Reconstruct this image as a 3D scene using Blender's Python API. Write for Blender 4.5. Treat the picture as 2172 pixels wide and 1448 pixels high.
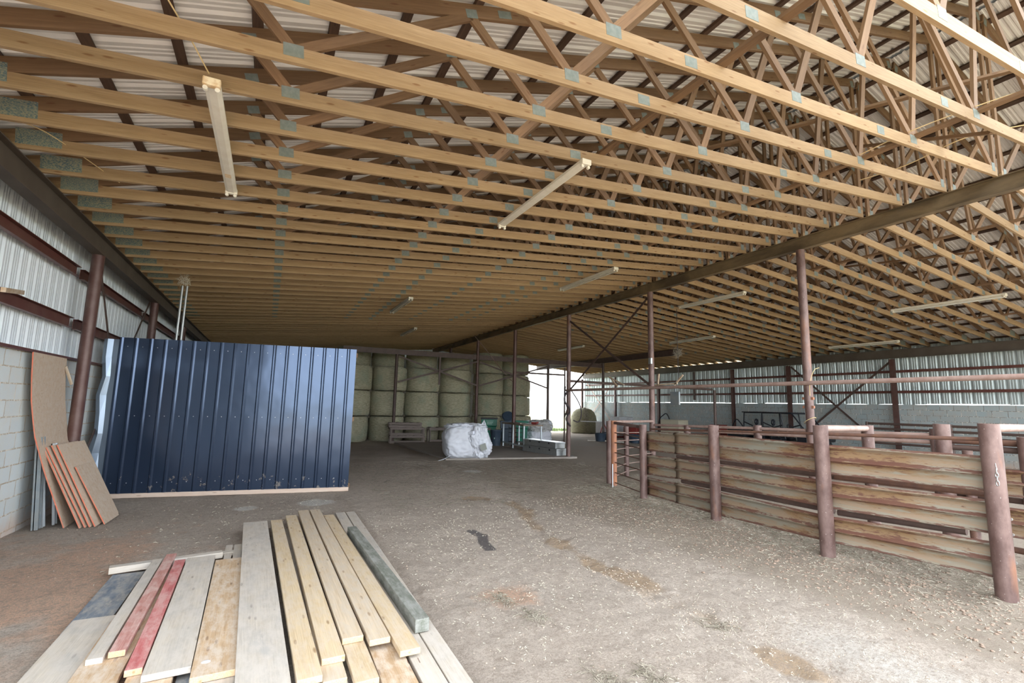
import bpy, bmesh, math, random
from mathutils import Vector, Matrix, noise
for o in list(bpy.data.objects): bpy.data.objects.remove(o)
SC = bpy.context.scene; COL = SC.collection
R = math.radians; PI = math.pi
random.seed(11)
# ---------------------------------------------------------------- camera, sky, sun, exposure
cam = bpy.data.cameras.new('camera'); cam.sensor_width = 36; cam.lens = 16.836; cam.clip_start = .05; cam.clip_end = 800
co = bpy.data.objects.new('camera', cam); COL.objects.link(co); SC.camera = co
co.matrix_world = Matrix(((0.892596, -0.077856, -0.444084, 0), (-0.450351, -0.107317, -0.886379, 0), (0.021353, 0.991172, -0.130853, 1.70), (0, 0, 0, 1)))
SC.view_settings.view_transform = 'Standard'; SC.view_settings.look = 'None'
SC.view_settings.gamma = 1; SC.view_settings.use_curve_mapping = False
SC.view_settings.exposure = 2.05
try:
    SC.cycles.use_denoising = True; SC.cycles.max_bounces = 7; SC.cycles.diffuse_bounces = 4; SC.cycles.glossy_bounces = 3
    SC.cycles.transmission_bounces = 3; SC.cycles.caustics_reflective = False; SC.cycles.caustics_refractive = False
    SC.cycles.sample_clamp_indirect = 8
    SC.cycles.use_adaptive_sampling = True; SC.cycles.adaptive_threshold = .02
except Exception: pass
wd = bpy.data.worlds.new('sky'); SC.world = wd; wd.use_nodes = True
wn = wd.node_tree; wn.nodes.clear()
wo = wn.nodes.new('ShaderNodeOutputWorld'); wb = wn.nodes.new('ShaderNodeBackground')
st = wn.nodes.new('ShaderNodeTexSky'); st.sky_type = 'HOSEK_WILKIE'; st.turbidity = 7; st.ground_albedo = .4
st.sun_direction = Vector((.35, .25, .9)).normalized()
mx = wn.nodes.new('ShaderNodeMix'); mx.data_type = 'RGBA'; mx.inputs[0].default_value = .75
mx.inputs[7].default_value = (.90, .955, 1.0, 1)
wn.links.new(st.outputs[0], mx.inputs[6]); wn.links.new(mx.outputs[2], wb.inputs[0]); wn.links.new(wb.outputs[0], wo.inputs[0])
wb.inputs[1].default_value = 2.3
sl = bpy.data.lights.new('sun', 'SUN'); sl.energy = 4.0; sl.angle = R(2); sl.color = (1, .95, .86)
so = bpy.data.objects.new('sun', sl); COL.objects.link(so); so.location = (20, 20, 40)
so.rotation_euler = Vector((.45, .12, .88)).to_track_quat('Z', 'Y').to_euler()

# ---------------------------------------------------------------- materials
class NT:
    def __init__(s, name, rough=.7, metal=0.):
        s.m = bpy.data.materials.new(name); s.m.use_nodes = True; s.t = s.m.node_tree; s.n = s.t.nodes; s.l = s.t.links
        s.b = s.n['Principled BSDF']; s.b.inputs['Roughness'].default_value = rough; s.b.inputs['Metallic'].default_value = metal
        s.tc = s.n.new('ShaderNodeTexCoord'); s.co = s.tc.outputs['Object']
    def map(s, sc=(1, 1, 1), rnd=False, src=None, rot=None):
        m = s.n.new('ShaderNodeMapping'); m.inputs['Scale'].default_value = sc
        if rot: m.inputs['Rotation'].default_value = rot
        s.l.new(src or s.co, m.inputs[0])
        if rnd:
            oi = s.n.new('ShaderNodeObjectInfo'); mu = s.n.new('ShaderNodeMath'); mu.operation = 'MULTIPLY'; mu.inputs[1].default_value = 37.
            s.l.new(oi.outputs['Random'], mu.inputs[0]); cx = s.n.new('ShaderNodeCombineXYZ')
            for i in range(3): s.l.new(mu.outputs[0], cx.inputs[i])
            s.l.new(cx.outputs[0], m.inputs['Location'])
        return m.outputs[0]
    def noise(s, v, scale=5, det=4, rough=.55, dist=0):
        n = s.n.new('ShaderNodeTexNoise'); n.inputs['Scale'].default_value = scale; n.inputs['Detail'].default_value = det
        n.inputs['Roughness'].default_value = rough; n.inputs['Distortion'].default_value = dist; s.l.new(v, n.inputs['Vector']); return n.outputs[0]
    def vor(s, v, scale=5):
        n = s.n.new('ShaderNodeTexVoronoi'); n.inputs['Scale'].default_value = scale; s.l.new(v, n.inputs['Vector']); return n.outputs['Distance']
    def ramp(s, f, stops, interp='LINEAR'):
        r = s.n.new('ShaderNodeValToRGB'); e = r.color_ramp; e.interpolation = interp
        while len(e.elements) < len(stops): e.elements.new(.5)
        for el, (p, c) in zip(e.elements, stops):
            el.position = p; el.color = (c if len(c) == 4 else (*c, 1)) if hasattr(c, '__len__') else (c, c, c, 1)
        s.l.new(f, r.inputs[0]); return r.outputs[0]
    def mix(s, f, a, b, typ='MIX'):
        m = s.n.new('ShaderNodeMix'); m.data_type = 'RGBA'; m.blend_type = typ
        for k, v in ((0, f), (6, a), (7, b)):
            if hasattr(v, 'is_linked') or hasattr(v, 'links'): s.l.new(v, m.inputs[k])
            elif k == 0: m.inputs[0].default_value = v
            else: m.inputs[k].default_value = (*v, 1) if len(v) == 3 else v
        return m.outputs[2]
    def col(s, c):
        if hasattr(c, 'links'): s.l.new(c, s.b.inputs['Base Color'])
        else: s.b.inputs['Base Color'].default_value = (*c, 1)
        return s
    def bump(s, h, st=.3, d=.01):
        b = s.n.new('ShaderNodeBump'); b.inputs['Strength'].default_value = st; b.inputs['Distance'].default_value = d
        s.l.new(h, b.inputs['Height']); s.l.new(b.outputs[0], s.b.inputs['Normal']); return s
    def rnd(s):
        oi = s.n.new('ShaderNodeObjectInfo'); return oi.outputs['Random']

def wood(name, a, b, knot, gs=1., rough=.75, var=.25, dust=None, weather=None):
    """grain along local X"""
    N = NT(name, rough); v = N.map((.8 * gs, 9 * gs, 9 * gs), True)
    g = N.noise(v, 3.2, 6, .6, .6); fine = N.noise(N.map((1.5, 60, 60), True), 2.5, 3)
    c = N.mix(N.ramp(g, [(.35, 0), (.65, 1)]), a, b)
    c = N.mix(N.ramp(fine, [(.4, 0), (.62, .35)]), c, tuple(x * .6 for x in a))
    k = N.vor(N.map((2.2, 9, 9), True), 1.6); c = N.mix(N.ramp(k, [(.0, .9), (.10, .7), (.17, 0)]), c, knot)
    hv = N.ramp(N.rnd(), [(0, 1 - var), (1, 1.0)]); c = N.mix(1., c, hv, 'MULTIPLY')
    if weather: c = N.mix(N.ramp(N.noise(N.map((1.5, 3, 3), True), 2, 5), [(.4, 0), (.7, .8)]), c, weather)
    if dust: c = N.mix(N.ramp(N.noise(N.map((2, 5, 5), True), 3, 6, .7), [(.42, 0), (.62, .75)]), c, dust)
    N.col(c); N.bump(fine, .25, .003); return N.m
def plain(name, c, rough=.6, metal=0, var=None, vs=6, bump=0, amt=.6):
    N = NT(name, rough, metal)
    if var:
        n = N.noise(N.map((1, 1, 1), True), vs, 5, .6); N.col(N.mix(N.ramp(n, [(.4, 0), (.65, amt)]), c, var))
        if bump: N.bump(n, bump, .01)
    else: N.col(c)
    return N.m

M = {}
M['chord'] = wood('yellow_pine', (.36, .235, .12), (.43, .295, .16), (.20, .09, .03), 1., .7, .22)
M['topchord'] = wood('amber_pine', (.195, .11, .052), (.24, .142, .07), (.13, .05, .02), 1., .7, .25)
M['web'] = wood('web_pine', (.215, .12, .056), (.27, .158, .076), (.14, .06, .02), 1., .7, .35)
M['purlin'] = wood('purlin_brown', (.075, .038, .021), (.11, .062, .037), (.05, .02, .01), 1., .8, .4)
M['ply'] = wood('plywood', (.58, .43, .31), (.64, .50, .38), (.35, .24, .16), .8, .8, .12, (.58, .49, .40))
M['plyedge'] = plain('red_edge_paint', (.62, .16, .09), .8, 0, (.45, .25, .17), 12)
M['l_new'] = wood('lumber_tan', (.56, .435, .30), (.65, .53, .39), (.28, .18, .10), 1., .75, .15, (.50, .43, .35))
M['l_gold'] = wood('lumber_gold', (.54, .405, .25), (.63, .50, .33), (.25, .15, .07), 1., .75, .12, (.55, .46, .36))
M['l_grey'] = wood('lumber_grey', (.53, .46, .38), (.62, .55, .465), (.22, .18, .15), 1., .8, .12, (.52, .47, .42), (.38, .36, .34))
M['l_brown'] = wood('lumber_brown', (.46, .31, .18), (.55, .40, .26), (.2, .12, .07), 1., .8, .1, (.58, .50, .42))
M['l_red'] = wood('painted_red', (.44, .11, .11), (.55, .20, .19), (.25, .07, .07), 1., .75, .1, (.55, .34, .31))
M['l_pink'] = wood('painted_faded_red', (.46, .20, .17), (.55, .30, .26), (.3, .12, .1), 1., .75, .1, (.55, .40, .36))
M['l_old'] = wood('weathered_post', (.14, .15, .12), (.22, .225, .195), (.05, .05, .045), 1., .85, .1, (.30, .30, .28))
M['l_blue'] = wood('dirty_blue', (.20, .24, .29), (.33, .35, .37), (.08, .1, .13), .6, .6, .1, (.40, .37, .33), (.08, .11, .16))
M['endgrain'] = wood('cut_end', (.66, .42, .24), (.72, .50, .32), (.35, .2, .1), 3., .8, .1)
M['pallet'] = wood('grey_pallet', (.23, .18, .16), (.30, .25, .22), (.1, .08, .07), 1., .85, .2)
M['base'] = wood('pale_kickboard', (.66, .50, .40), (.72, .58, .48), (.4, .28, .2), 1., .8, .1)
M['plate'] = plain('truss_plate', (.17, .20, .18), .6, .1, (.25, .27, .24), 25)
N = NT('heel_plate', .6, .1); hb = N.noise(N.map((1, 1, 1), True), 9, 4); hc = N.noise(N.map((1, 1, 2.4), True), 70, 1)
N.col(N.mix(N.ramp(hc, [(.44, 0), (.56, .85)]), N.mix(N.ramp(hb, [(.4, 0), (.6, 1)]), (.08, .14, .17), (.13, .19, .19)), (.32, .31, .21))); M['heelplate'] = N.m
M['roof'] = plain('roof_underside', (.74, .725, .69), .42, .15, (.66, .64, .605), 1.2)
M['flash'] = plain('ridge_metal', (.62, .68, .72), .3, .7)
M['siding'] = plain('siding', (.84, .90, .94), .35, .1, (.70, .77, .81), 1.5)  # base colour lightened to imitate strong daylight on the left wall
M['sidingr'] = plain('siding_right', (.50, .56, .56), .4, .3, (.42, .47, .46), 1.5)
M['post'] = plain('maroon_pipe', (.10, .047, .04), .45, .15, (.15, .095, .08), 5, .05)
M['steel'] = plain('maroon_girt', (.115, .035, .028), .5, .1, (.16, .08, .06), 4)
M['dark'] = plain('dark_steel', (.085, .055, .048), .55, .1, (.14, .09, .07), 5)
N = NT('brown_beam', .6, .1)
n = N.noise(N.map((1, .35, 1)), 2.2, 6, .65, .5); c = N.mix(N.ramp(n, [(.38, 0), (.62, 1)]), (.095, .07, .043), (.22, .16, .09)); N.col(c); M['beam'] = N.m
M['beaml'] = plain('olive_beam', (.095, .075, .058), .55, .2, (.14, .115, .09), 2)
# pipe of the pens, with rust and droppings
N = NT('pen_pipe', .5, .15); n = N.noise(N.map((1, 1, .5), True), 6, 6, .65)
c = N.mix(N.ramp(n, [(.38, 0), (.6, .9)]), (.105, .06, .052), (.20, .13, .115))
n2 = N.noise(N.map((1, 1, 1), True), 55, 2); c = N.mix(N.ramp(n2, [(.72, 0), (.76, .8)]), c, (.62, .58, .54))
n3 = N.noise(N.map((1, 1, .3), True), 4, 4); c = N.mix(N.ramp(n3, [(.6, 0), (.75, .7)]), c, (.28, .12, .06)); N.col(c); N.bump(n, .15, .004); M['pen'] = N.m
M['penrust'] = plain('orange_rust', (.36, .15, .075), .7, .05, (.20, .11, .09), 7, .1)
M['penrail'] = plain('pale_rail', (.42, .30, .26), .5, .1, (.26, .15, .12), 6)
M['rod'] = plain('rusty_rod', (.12, .065, .05), .6, .2, (.2, .1, .06), 12)
# guard rail metal: faded zinc with tan dust and rust
N = NT('guardrail_metal', .62, .12)
v = N.map((1, 1, 1)); lo = N.noise(N.map((1.2, .35, 5)), 3, 6, .65, .3); hi = N.noise(N.map((3, 1.2, 10)), 6, 7, .72, .4)
c = N.mix(N.ramp(lo, [(.38, 0), (.58, 1)]), (.275, .26, .21), (.25, .195, .135))
va = N.n.new('ShaderNodeVertexColor'); va.layer_name = 'dirt'
sx = N.n.new('ShaderNodeSeparateColor'); N.l.new(va.outputs[0], sx.inputs[0])
def addm(N, a, b, op='ADD'):
    m = N.n.new('ShaderNodeMath'); m.operation = op
    for k, v in ((0, a), (1, b)):
        if hasattr(v, 'links'): N.l.new(v, m.inputs[k])
        else: m.inputs[k].default_value = v
    return m.outputs[0]
c = N.mix(N.ramp(addm(N, lo, addm(N, sx.outputs[1], .12, 'MULTIPLY')), [(.56, 0), (.68, .9)]), c, (.30, .215, .145))
big = N.noise(N.map((1.5, .7, 2.5)), 1.3, 5, .6)
c = N.mix(N.ramp(addm(N, big, addm(N, hi, .35, 'MULTIPLY')), [(.68, 0), (.76, .8)]), c, (.25, .15, .07))
rm = addm(N, addm(N, hi, .55, 'MULTIPLY'), addm(N, addm(N, big, .45, 'MULTIPLY'), addm(N, sx.outputs[0], .13, 'MULTIPLY')))
c = N.mix(N.ramp(rm, [(.565, 0), (.59, .85), (.70, .95)]), c, (.13, .055, .04))
N.col(c); N.bump(hi, .15, .004); M['guard'] = N.m
# concrete block wall (local y along, z up)
def blockmat(name, c1, c2, mort, var):
    N = NT(name, .85); sp = N.n.new('ShaderNodeSeparateXYZ'); N.l.new(N.co, sp.inputs[0]); cb = N.n.new('ShaderNodeCombineXYZ')
    N.l.new(sp.outputs[1], cb.inputs[0]); N.l.new(sp.outputs[2], cb.inputs[1])
    wob = N.noise(N.co, 9, 4, .7); add = N.n.new('ShaderNodeVectorMath'); add.operation = 'MULTIPLY_ADD'
    cw = N.n.new('ShaderNodeCombineXYZ'); N.l.new(wob, cw.inputs[0]); N.l.new(wob, cw.inputs[1])
    N.l.new(cw.outputs[0], add.inputs[0]); add.inputs[1].default_value = (.035, .03, 0); N.l.new(cb.outputs[0], add.inputs[2])
    br = N.n.new('ShaderNodeTexBrick'); br.inputs['Scale'].default_value = 1; br.inputs['Brick Width'].default_value = .406; br.inputs['Row Height'].default_value = .205
    br.inputs['Mortar Size'].default_value = .009; br.inputs['Mortar Smooth'].default_value = .3; br.inputs['Bias'].default_value = -.2
    br.inputs['Color1'].default_value = (*c1, 1); br.inputs['Color2'].default_value = (*c2, 1); br.inputs['Mortar'].default_value = (*mort, 1)
    N.l.new(add.outputs[0], br.inputs['Vector'])
    nz = N.noise(N.co, 2.2, 6, .65); c = N.mix(N.ramp(nz, [(.42, 0), (.68, .7)]), br.outputs[0], var)
    dr = N.noise(N.map((1, 7, 1.2)), 3, 3); 
    sm = addm(N, br.outputs['Fac'], N.ramp(dr, [(.5, 0), (.6, 1)]), 'MULTIPLY'); c = N.mix(sm, c, (.78, .74, .66))
    ft = N.ramp(sp.outputs[2], [(0.0, .8), (.22, 0)]); c = N.mix(addm(N, ft, nz, 'MULTIPLY'), c, (.62, .36, .22))
    N.col(c); fn = N.noise(N.co, 60, 3); N.bump(addm(N, addm(N, br.outputs['Fac'], .8, 'MULTIPLY'), addm(N, fn, .25, 'MULTIPLY')), .7, .012); return N.m
M['block'] = blockmat('grey_block', (.60, .66, .68), (.68, .73, .74), (.48, .39, .29), (.68, .66, .60))  # left blocks lightened for front light, mortar darkened as joint shadow, in colour
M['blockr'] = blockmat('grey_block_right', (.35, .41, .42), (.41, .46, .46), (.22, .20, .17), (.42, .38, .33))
# navy sheet with mud splashes
N = NT('navy_sheet', .19, .55); N.b.inputs['Specular IOR Level'].default_value = 1.; N.b.inputs['Specular Tint'].default_value = (.8, .9, 1, 1); n = N.noise(N.co, 3.2, 6, .7); sp = N.n.new('ShaderNodeSeparateXYZ'); N.l.new(N.co, sp.inputs[0])
spl = N.noise(N.map((1, 1, 1)), 10, 3, .6); low = N.ramp(sp.outputs[2], [(.05, .17), (.30, .13), (.5, .0)])
c = N.mix(N.ramp(addm(N, spl, low), [(.76, 0), (.82, .85)]), (.038, .058, .105), (.34, .31, .28)); N.col(c)
N.bump(N.noise(N.map((1.2, 1.2, .7)), 1.6, 2), .3, .03); M['navy'] = N.m
M['navypale'] = plain('bent_sheet_edge', (.22, .27, .34), .3, .6)
# ground
N = NT('barn_dirt', .95)
va = N.n.new('ShaderNodeVertexColor'); va.layer_name = 'zone'; sx = N.n.new('ShaderNodeSeparateColor'); N.l.new(va.outputs[0], sx.inputs[0])
a = N.noise(N.co, .55, 6, .6); b = N.noise(N.co, 3.5, 8, .7); f = N.noise(N.co, 38, 6, .75); ff = N.noise(N.map((1, 2.5, 1)), 110, 3, .7)
c = N.mix(N.ramp(a, [(.35, 0), (.65, 1)]), (.63, .53, .445), (.72, .62, .53))
c = N.mix(N.ramp(b, [(.40, 0), (.7, .6)]), c, (.53, .44, .36))
c = N.mix(N.ramp(addm(N, addm(N, sx.outputs[0], .55, 'MULTIPLY'), addm(N, b, .7, 'MULTIPLY')), [(.44, 0), (.66, .9)]), c, (.80, .50, .345))
c = N.mix(N.ramp(addm(N, addm(N, sx.outputs[1], .65, 'MULTIPLY'), addm(N, b, .6, 'MULTIPLY')), [(.66, 0), (.84, .8)]), c, (.48, .32, .18))
c = N.mix(N.ramp(addm(N, addm(N, sx.outputs[2], .55, 'MULTIPLY'), addm(N, f, .55, 'MULTIPLY')), [(.50, 0), (.72, .85)]), c, (.43, .355, .275))
c = N.mix(N.ramp(f, [(.38, .7), (.52, 0)]), c, (.40, .315, .245))  # grain hollows painted darker, standing in for shade the bump barely gives
fm = N.noise(N.co, 90, 4, .7); c = N.mix(N.ramp(fm, [(.40, .6), (.50, 0)]), c, (.32, .25, .195)); bl = N.noise(N.co, 12, 5, .7); c = N.mix(N.ramp(bl, [(.36, .55), (.5, 0)]), c, (.36, .28, .22)); c = N.mix(N.ramp(ff, [(.60, 0), (.70, .6)]), c, (.80, .73, .62))
al = N.n.new('ShaderNodeVertexColor'); al.layer_name = 'spot'; s2 = N.n.new('ShaderNodeSeparateColor'); N.l.new(al.outputs[0], s2.inputs[0])
c = N.mix(N.ramp(addm(N, s2.outputs[0], addm(N, f, .4, 'MULTIPLY')), [(.45, 0), (.7, .85)]), c, (.09, .08, .085))
c = N.mix(N.ramp(addm(N, s2.outputs[1], addm(N, f, .5, 'MULTIPLY')), [(.6, 0), (.8, .8)]), c, (.82, .78, .72))
c = N.mix(s2.outputs[2], c, (.17, .19, .09))
N.col(c); N.bump(addm(N, b, addm(N, addm(N, f, .5, 'MULTIPLY'), addm(N, ff, .25, 'MULTIPLY'))), 1., .07); M['dirt'] = N.m
M['pad'] = plain('concrete_pad', (.34, .30, .265), .85, 0, (.29, .25, .22), 1.5, .1)
N = NT('hay', .95); n1 = N.noise(N.map((1, 1, 7), True), 7, 6, .7); n2 = N.noise(N.map((1, 1, 1), True), 1.4, 4)
c = N.mix(N.ramp(n1, [(.36, 0), (.62, 1)]), (.30, .28, .18), (.58, .55, .40)); c = N.mix(N.ramp(n2, [(.5, 0), (.7, .55)]), c, (.26, .34, .26))
N.col(c); N.bump(n1, .8, .03); M['hay'] = N.m
N = NT('hay_dark', .95); n1 = N.noise(N.map((1, 1, 7), True), 7, 6, .7); c = N.mix(N.ramp(n1, [(.36, 0), (.62, 1)]), (.18, .165, .10), (.36, .34, .23)); N.col(c); N.bump(n1, .8, .03); M['hay2'] = N.m  # darker hay tone for the lone bale
N = NT('straw', .9); c = N.ramp(N.noise(N.co, 14, 3), [(.35, (.46, .41, .32)), (.6, (.62, .57, .47))]); N.col(c); M['straw'] = N.m
N = NT('old_straw', .9); c = N.ramp(N.noise(N.co, 9, 3), [(.35, (.19, .165, .12)), (.6, (.38, .34, .27))]); N.col(c); M['straw2'] = N.m
M['clodd'] = plain('dark_clod', (.25, .18, .135), .95, 0, (.35, .26, .20), 9)
M['clod'] = plain('dirt_clod', (.40, .31, .24), .95, 0, (.50, .41, .33), 9)
M['bag'] = plain('white_woven_bag', (.72, .74, .80), .6, 0, (.62, .64, .71), 5, .4)
M['bagin'] = plain('cloudy_liner', (.50, .50, .50), .35, 0, (.36, .34, .32), 6, .5)
M['tagm'] = plain('grey_label', (.30, .31, .28), .6)
M['lampw'] = plain('fixture_white', (.72, .68, .58), .45, 0, (.62, .56, .44), 9, 0, .5)
M['lamprust'] = plain('fixture_rust', (.78, .66, .46), .55, 0, (.48, .24, .06), 14, 0, .9)
M['tube'] = plain('lamp_tube', (.70, .70, .64), .3)
M['galv'] = plain('galvanised', (.46, .48, .48), .38, .7, (.36, .38, .38), 8)
M['oldz'] = plain('weathered_zinc', (.20, .23, .25), .5, .3, (.30, .30, .28), 7)
M['green'] = plain('green_plastic', (.012, .19, .115), .4, 0, (.01, .12, .08), 4)
M['paleg'] = plain('pale_print', (.40, .62, .52), .5)
M['bluebin'] = plain('slate_plastic', (.035, .055, .085), .45, 0, (.06, .085, .12), 4)
M['black'] = plain('black_plastic', (.018, .02, .026), .4)
M['bench'] = plain('bench_top', (.19, .125, .08), .6, 0, (.28, .2, .13), 7)
M['benchleg'] = plain('bench_leg', (.48, .53, .56), .45, .3)
M['redm'] = plain('red_steel', (.30, .04, .035), .5, .1, (.2, .05, .04), 7)
M['white'] = plain('white_enamel', (.68, .69, .72), .4, 0, (.5, .5, .5), 3)
M['cream'] = plain('cream_plastic', (.60, .55, .42), .5)
M['alu'] = plain('aluminium', (.55, .58, .60), .35, .8)
M['twine'] = plain('twine', (.62, .47, .24), .85)
M['rope'] = plain('dark_rope', (.05, .04, .045), .8)
M['leaf'] = plain('field_weeds', (.10, .17, .06), .9, 0, (.2, .24, .1), 3)
M['chain'] = plain('chain_link_metal', (.55, .56, .55), .35, .8)
M['glasst'] = plain('tinted_screen', (.30, .36, .36), .25)

# ---------------------------------------------------------------- helpers
class MB:
    def __init__(s): s.v = []; s.f = []
    def add(s, vs, fs):
        o = len(s.v); s.v += [tuple(v) for v in vs]; s.f += [tuple(i + o for i in f) for f in fs]; return s
    def box(s, c, d, rot=None):
        x, y, z = (k / 2 for k in d); vs = [Vector((a * x, b * y, e * z)) for a in (-1, 1) for b in (-1, 1) for e in (-1, 1)]
        if rot is not None: vs = [rot @ v for v in vs]
        c = Vector(c); return s.add([v + c for v in vs], [(0, 1, 3, 2), (4, 6, 7, 5), (0, 4, 5, 1), (2, 3, 7, 6), (0, 2, 6, 4), (1, 5, 7, 3)])
    def bar(s, p, q, w, h, up=(0, 0, 1)):
        p = Vector(p); q = Vector(q); x = (q - p).normalized(); u = Vector(up); y = u.cross(x)
        if y.length < 1e-4: y = Vector((0, 1, 0)).cross(x)
        y.normalize(); z = x.cross(y); m = Matrix((x, y, z)).transposed()
        return s.box((p + q) / 2, ((q - p).length, w, h), m)
    def tube(s, p, q, r, n=10, r2=None, cap=True):
        p = Vector(p); q = Vector(q); x = (q - p).normalized(); a = x.orthogonal().normalized(); b = x.cross(a); r2 = r if r2 is None else r2
        vs = [p + (a * math.cos(t) + b * math.sin(t)) * r for t in [2 * PI * i / n for i in range(n)]] + [q + (a * math.cos(t) + b * math.sin(t)) * r2 for t in [2 * PI * i / n for i in range(n)]]
        fs = [(i, (i + 1) % n, n + (i + 1) % n, n + i) for i in range(n)]
        if cap: fs += [tuple(range(n))[::-1], tuple(range(n, 2 * n))]
        return s.add(vs, fs)
    def path(s, pts, r, n=6):
        pts = [Vector(p) for p in pts]; o = len(s.v); rings = []
        for i, p in enumerate(pts):
            d = (pts[min(i + 1, len(pts) - 1)] - pts[max(i - 1, 0)]).normalized()
            if i == 0: a = d.orthogonal().normalized()
            a = (a - d * a.dot(d)).normalized(); b = d.cross(a)
            s.v += [tuple(p + (a * math.cos(2 * PI * k / n) + b * math.sin(2 * PI * k / n)) * r) for k in range(n)]
        for i in range(len(pts) - 1):
            for k in range(n): s.f.append((o + i * n + k, o + i * n + (k + 1) % n, o + (i + 1) * n + (k + 1) % n, o + (i + 1) * n + k))
        s.f.append(tuple(o + k for k in range(n))[::-1]); s.f.append(tuple(o + (len(pts) - 1) * n + k for k in range(n))); return s
    def lathe(s, prof, n=20, c=(0, 0, 0), sx=1, sy=1):
        o = len(s.v)
        for r, z in prof: s.v += [(c[0] + r * sx * math.cos(2 * PI * k / n), c[1] + r * sy * math.sin(2 * PI * k / n), c[2] + z) for k in range(n)]
        for i in range(len(prof) - 1):
            for k in range(n): s.f.append((o + i * n + k, o + i * n + (k + 1) % n, o + (i + 1) * n + (k + 1) % n, o + (i + 1) * n + k))
        return s
    def build(s, name, mat, parent=None, loc=(0, 0, 0), smooth=False, bevel=0, solid=0, mw=None):
        me = bpy.data.meshes.new(name); me.from_pydata(s.v, [], s.f)
        bm = bmesh.new(); bm.from_mesh(me)
        if not solid: bmesh.ops.recalc_face_normals(bm, faces=bm.faces)
        bm.to_mesh(me); bm.free()
        if smooth:
            for p in me.polygons: p.use_smooth = True
            try: me.set_sharp_from_angle(angle=R(45))
            except Exception: pass
        me.materials.append(M[mat] if isinstance(mat, str) else mat)
        o = bpy.data.objects.new(name, me); COL.objects.link(o); o.parent = parent; o.location = loc
        if mw is not None: o.matrix_basis = mw
        if bevel: b = o.modifiers.new('b', 'BEVEL'); b.width = bevel; b.segments = 2
        if solid: b = o.modifiers.new('s', 'SOLIDIFY'); b.thickness = solid; b.offset = 0
        return o
def tag(o, label=None, cat=None, group=None, kind=None):
    if label: o['label'] = label
    if cat: o['category'] = cat
    if group: o['group'] = group
    if kind: o['kind'] = kind
    return o
def empty(name, loc=(0, 0, 0), rz=0, label=None, cat=None, group=None, kind=None):
    e = bpy.data.objects.new(name, None); e.empty_display_size = .1; COL.objects.link(e); e.location = loc; e.rotation_euler = (0, 0, rz)
    return tag(e, label, cat, group, kind)
def frame(p, q, up=(0, 0, 1), c=None):
    p = Vector(p); q = Vector(q); x = (q - p).normalized(); y = Vector(up).cross(x)
    if y.length < 1e-4: y = Vector((0, 1, 0))
    y.normalize(); z = x.cross(y); m = Matrix((x, y, z)).transposed().to_4x4(); m.translation = (p + q) / 2 if c is None else c; return m
def plank(name, p, q, w, h, mat, parent=None, up=(0, 0, 1), bevel=0, wob=0):
    """board from p to q, width w across, height h along up; grain runs along local x"""
    L = (Vector(q) - Vector(p)).length; b = MB()
    if wob:
        n = 10; rings = []
        for i in range(n + 1):
            t = i / n; x = -L / 2 + L * t; dy = wob * math.sin(t * PI * 1.3 + L); dz = wob * .5 * math.sin(t * PI)
            b.v += [(x, -w / 2 + dy, -h / 2 + dz), (x, w / 2 + dy, -h / 2 + dz), (x, w / 2 + dy, h / 2 + dz), (x, -w / 2 + dy, h / 2 + dz)]
        for i in range(n):
            for k in range(4): b.f.append((4 * i + k, 4 * i + (k + 1) % 4, 4 * i + 4 + (k + 1) % 4, 4 * i + 4 + k))
        b.f += [(0, 3, 2, 1), (4 * n, 4 * n + 1, 4 * n + 2, 4 * n + 3)]
    else: b.box((0, 0, 0), (L, w, h))
    return b.build(name, mat, parent, mw=frame(p, q, up), bevel=bevel)
def pipe(name, p, q, r, mat, parent=None, n=14):
    p = Vector(p); q = Vector(q); L = (q - p).length; m = frame(p, q)
    return MB().tube((-L / 2, 0, 0), (L / 2, 0, 0), r, n).build(name, mat, parent, mw=m, smooth=True)
def copy_tree(o, parent=None):
    c = o.copy(); COL.objects.link(c); c.parent = parent
    for ch in KIDS.get(o.name, []): copy_tree2(ch, c)
    return c
KIDS = {}
def kids(o): return [x for x in COL.objects if x.parent == o]
def dup(root, prep=None):
    """copy a thing with its parts; prep = cached [(part,[subparts])]"""
    c = root.copy(); COL.objects.link(c)
    for ch, subs in prep:
        d = ch.copy(); COL.objects.link(d); d.parent = c
        for sgl in subs: e = sgl.copy(); COL.objects.link(e); e.parent = d
    return c
def prep(root): return [(ch, kids(ch)) for ch in kids(root)]
def zg(x, y): return .02 - .0085 * max(-5, min(y, 34))
ONES = ['', 'first', 'second', 'third', 'fourth', 'fifth', 'sixth', 'seventh', 'eighth', 'ninth', 'tenth', 'eleventh', 'twelfth', 'thirteenth', 'fourteenth', 'fifteenth', 'sixteenth', 'seventeenth', 'eighteenth', 'nineteenth']
TENS = {2: 'twent', 3: 'thirt', 4: 'fort'}
def ordn(n): return ONES[n] if n < 20 else TENS[n // 10] + ('ieth' if n % 10 == 0 else 'y-' + ONES[n % 10])

XC = 9.58; Y0, Y1 = .85, 31.3; S = .61; YT0 = 2.8186  # front roof edge drawn forward, unseen, to cut skylight on the near trusses
def zb(x): return 5.257 - .0848 * abs(XC - x)          # underside of bottom chord
def zt(x): return 5.22 + .298 * ((XC - abs(XC - x)) - .59)   # underside of top chord
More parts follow.
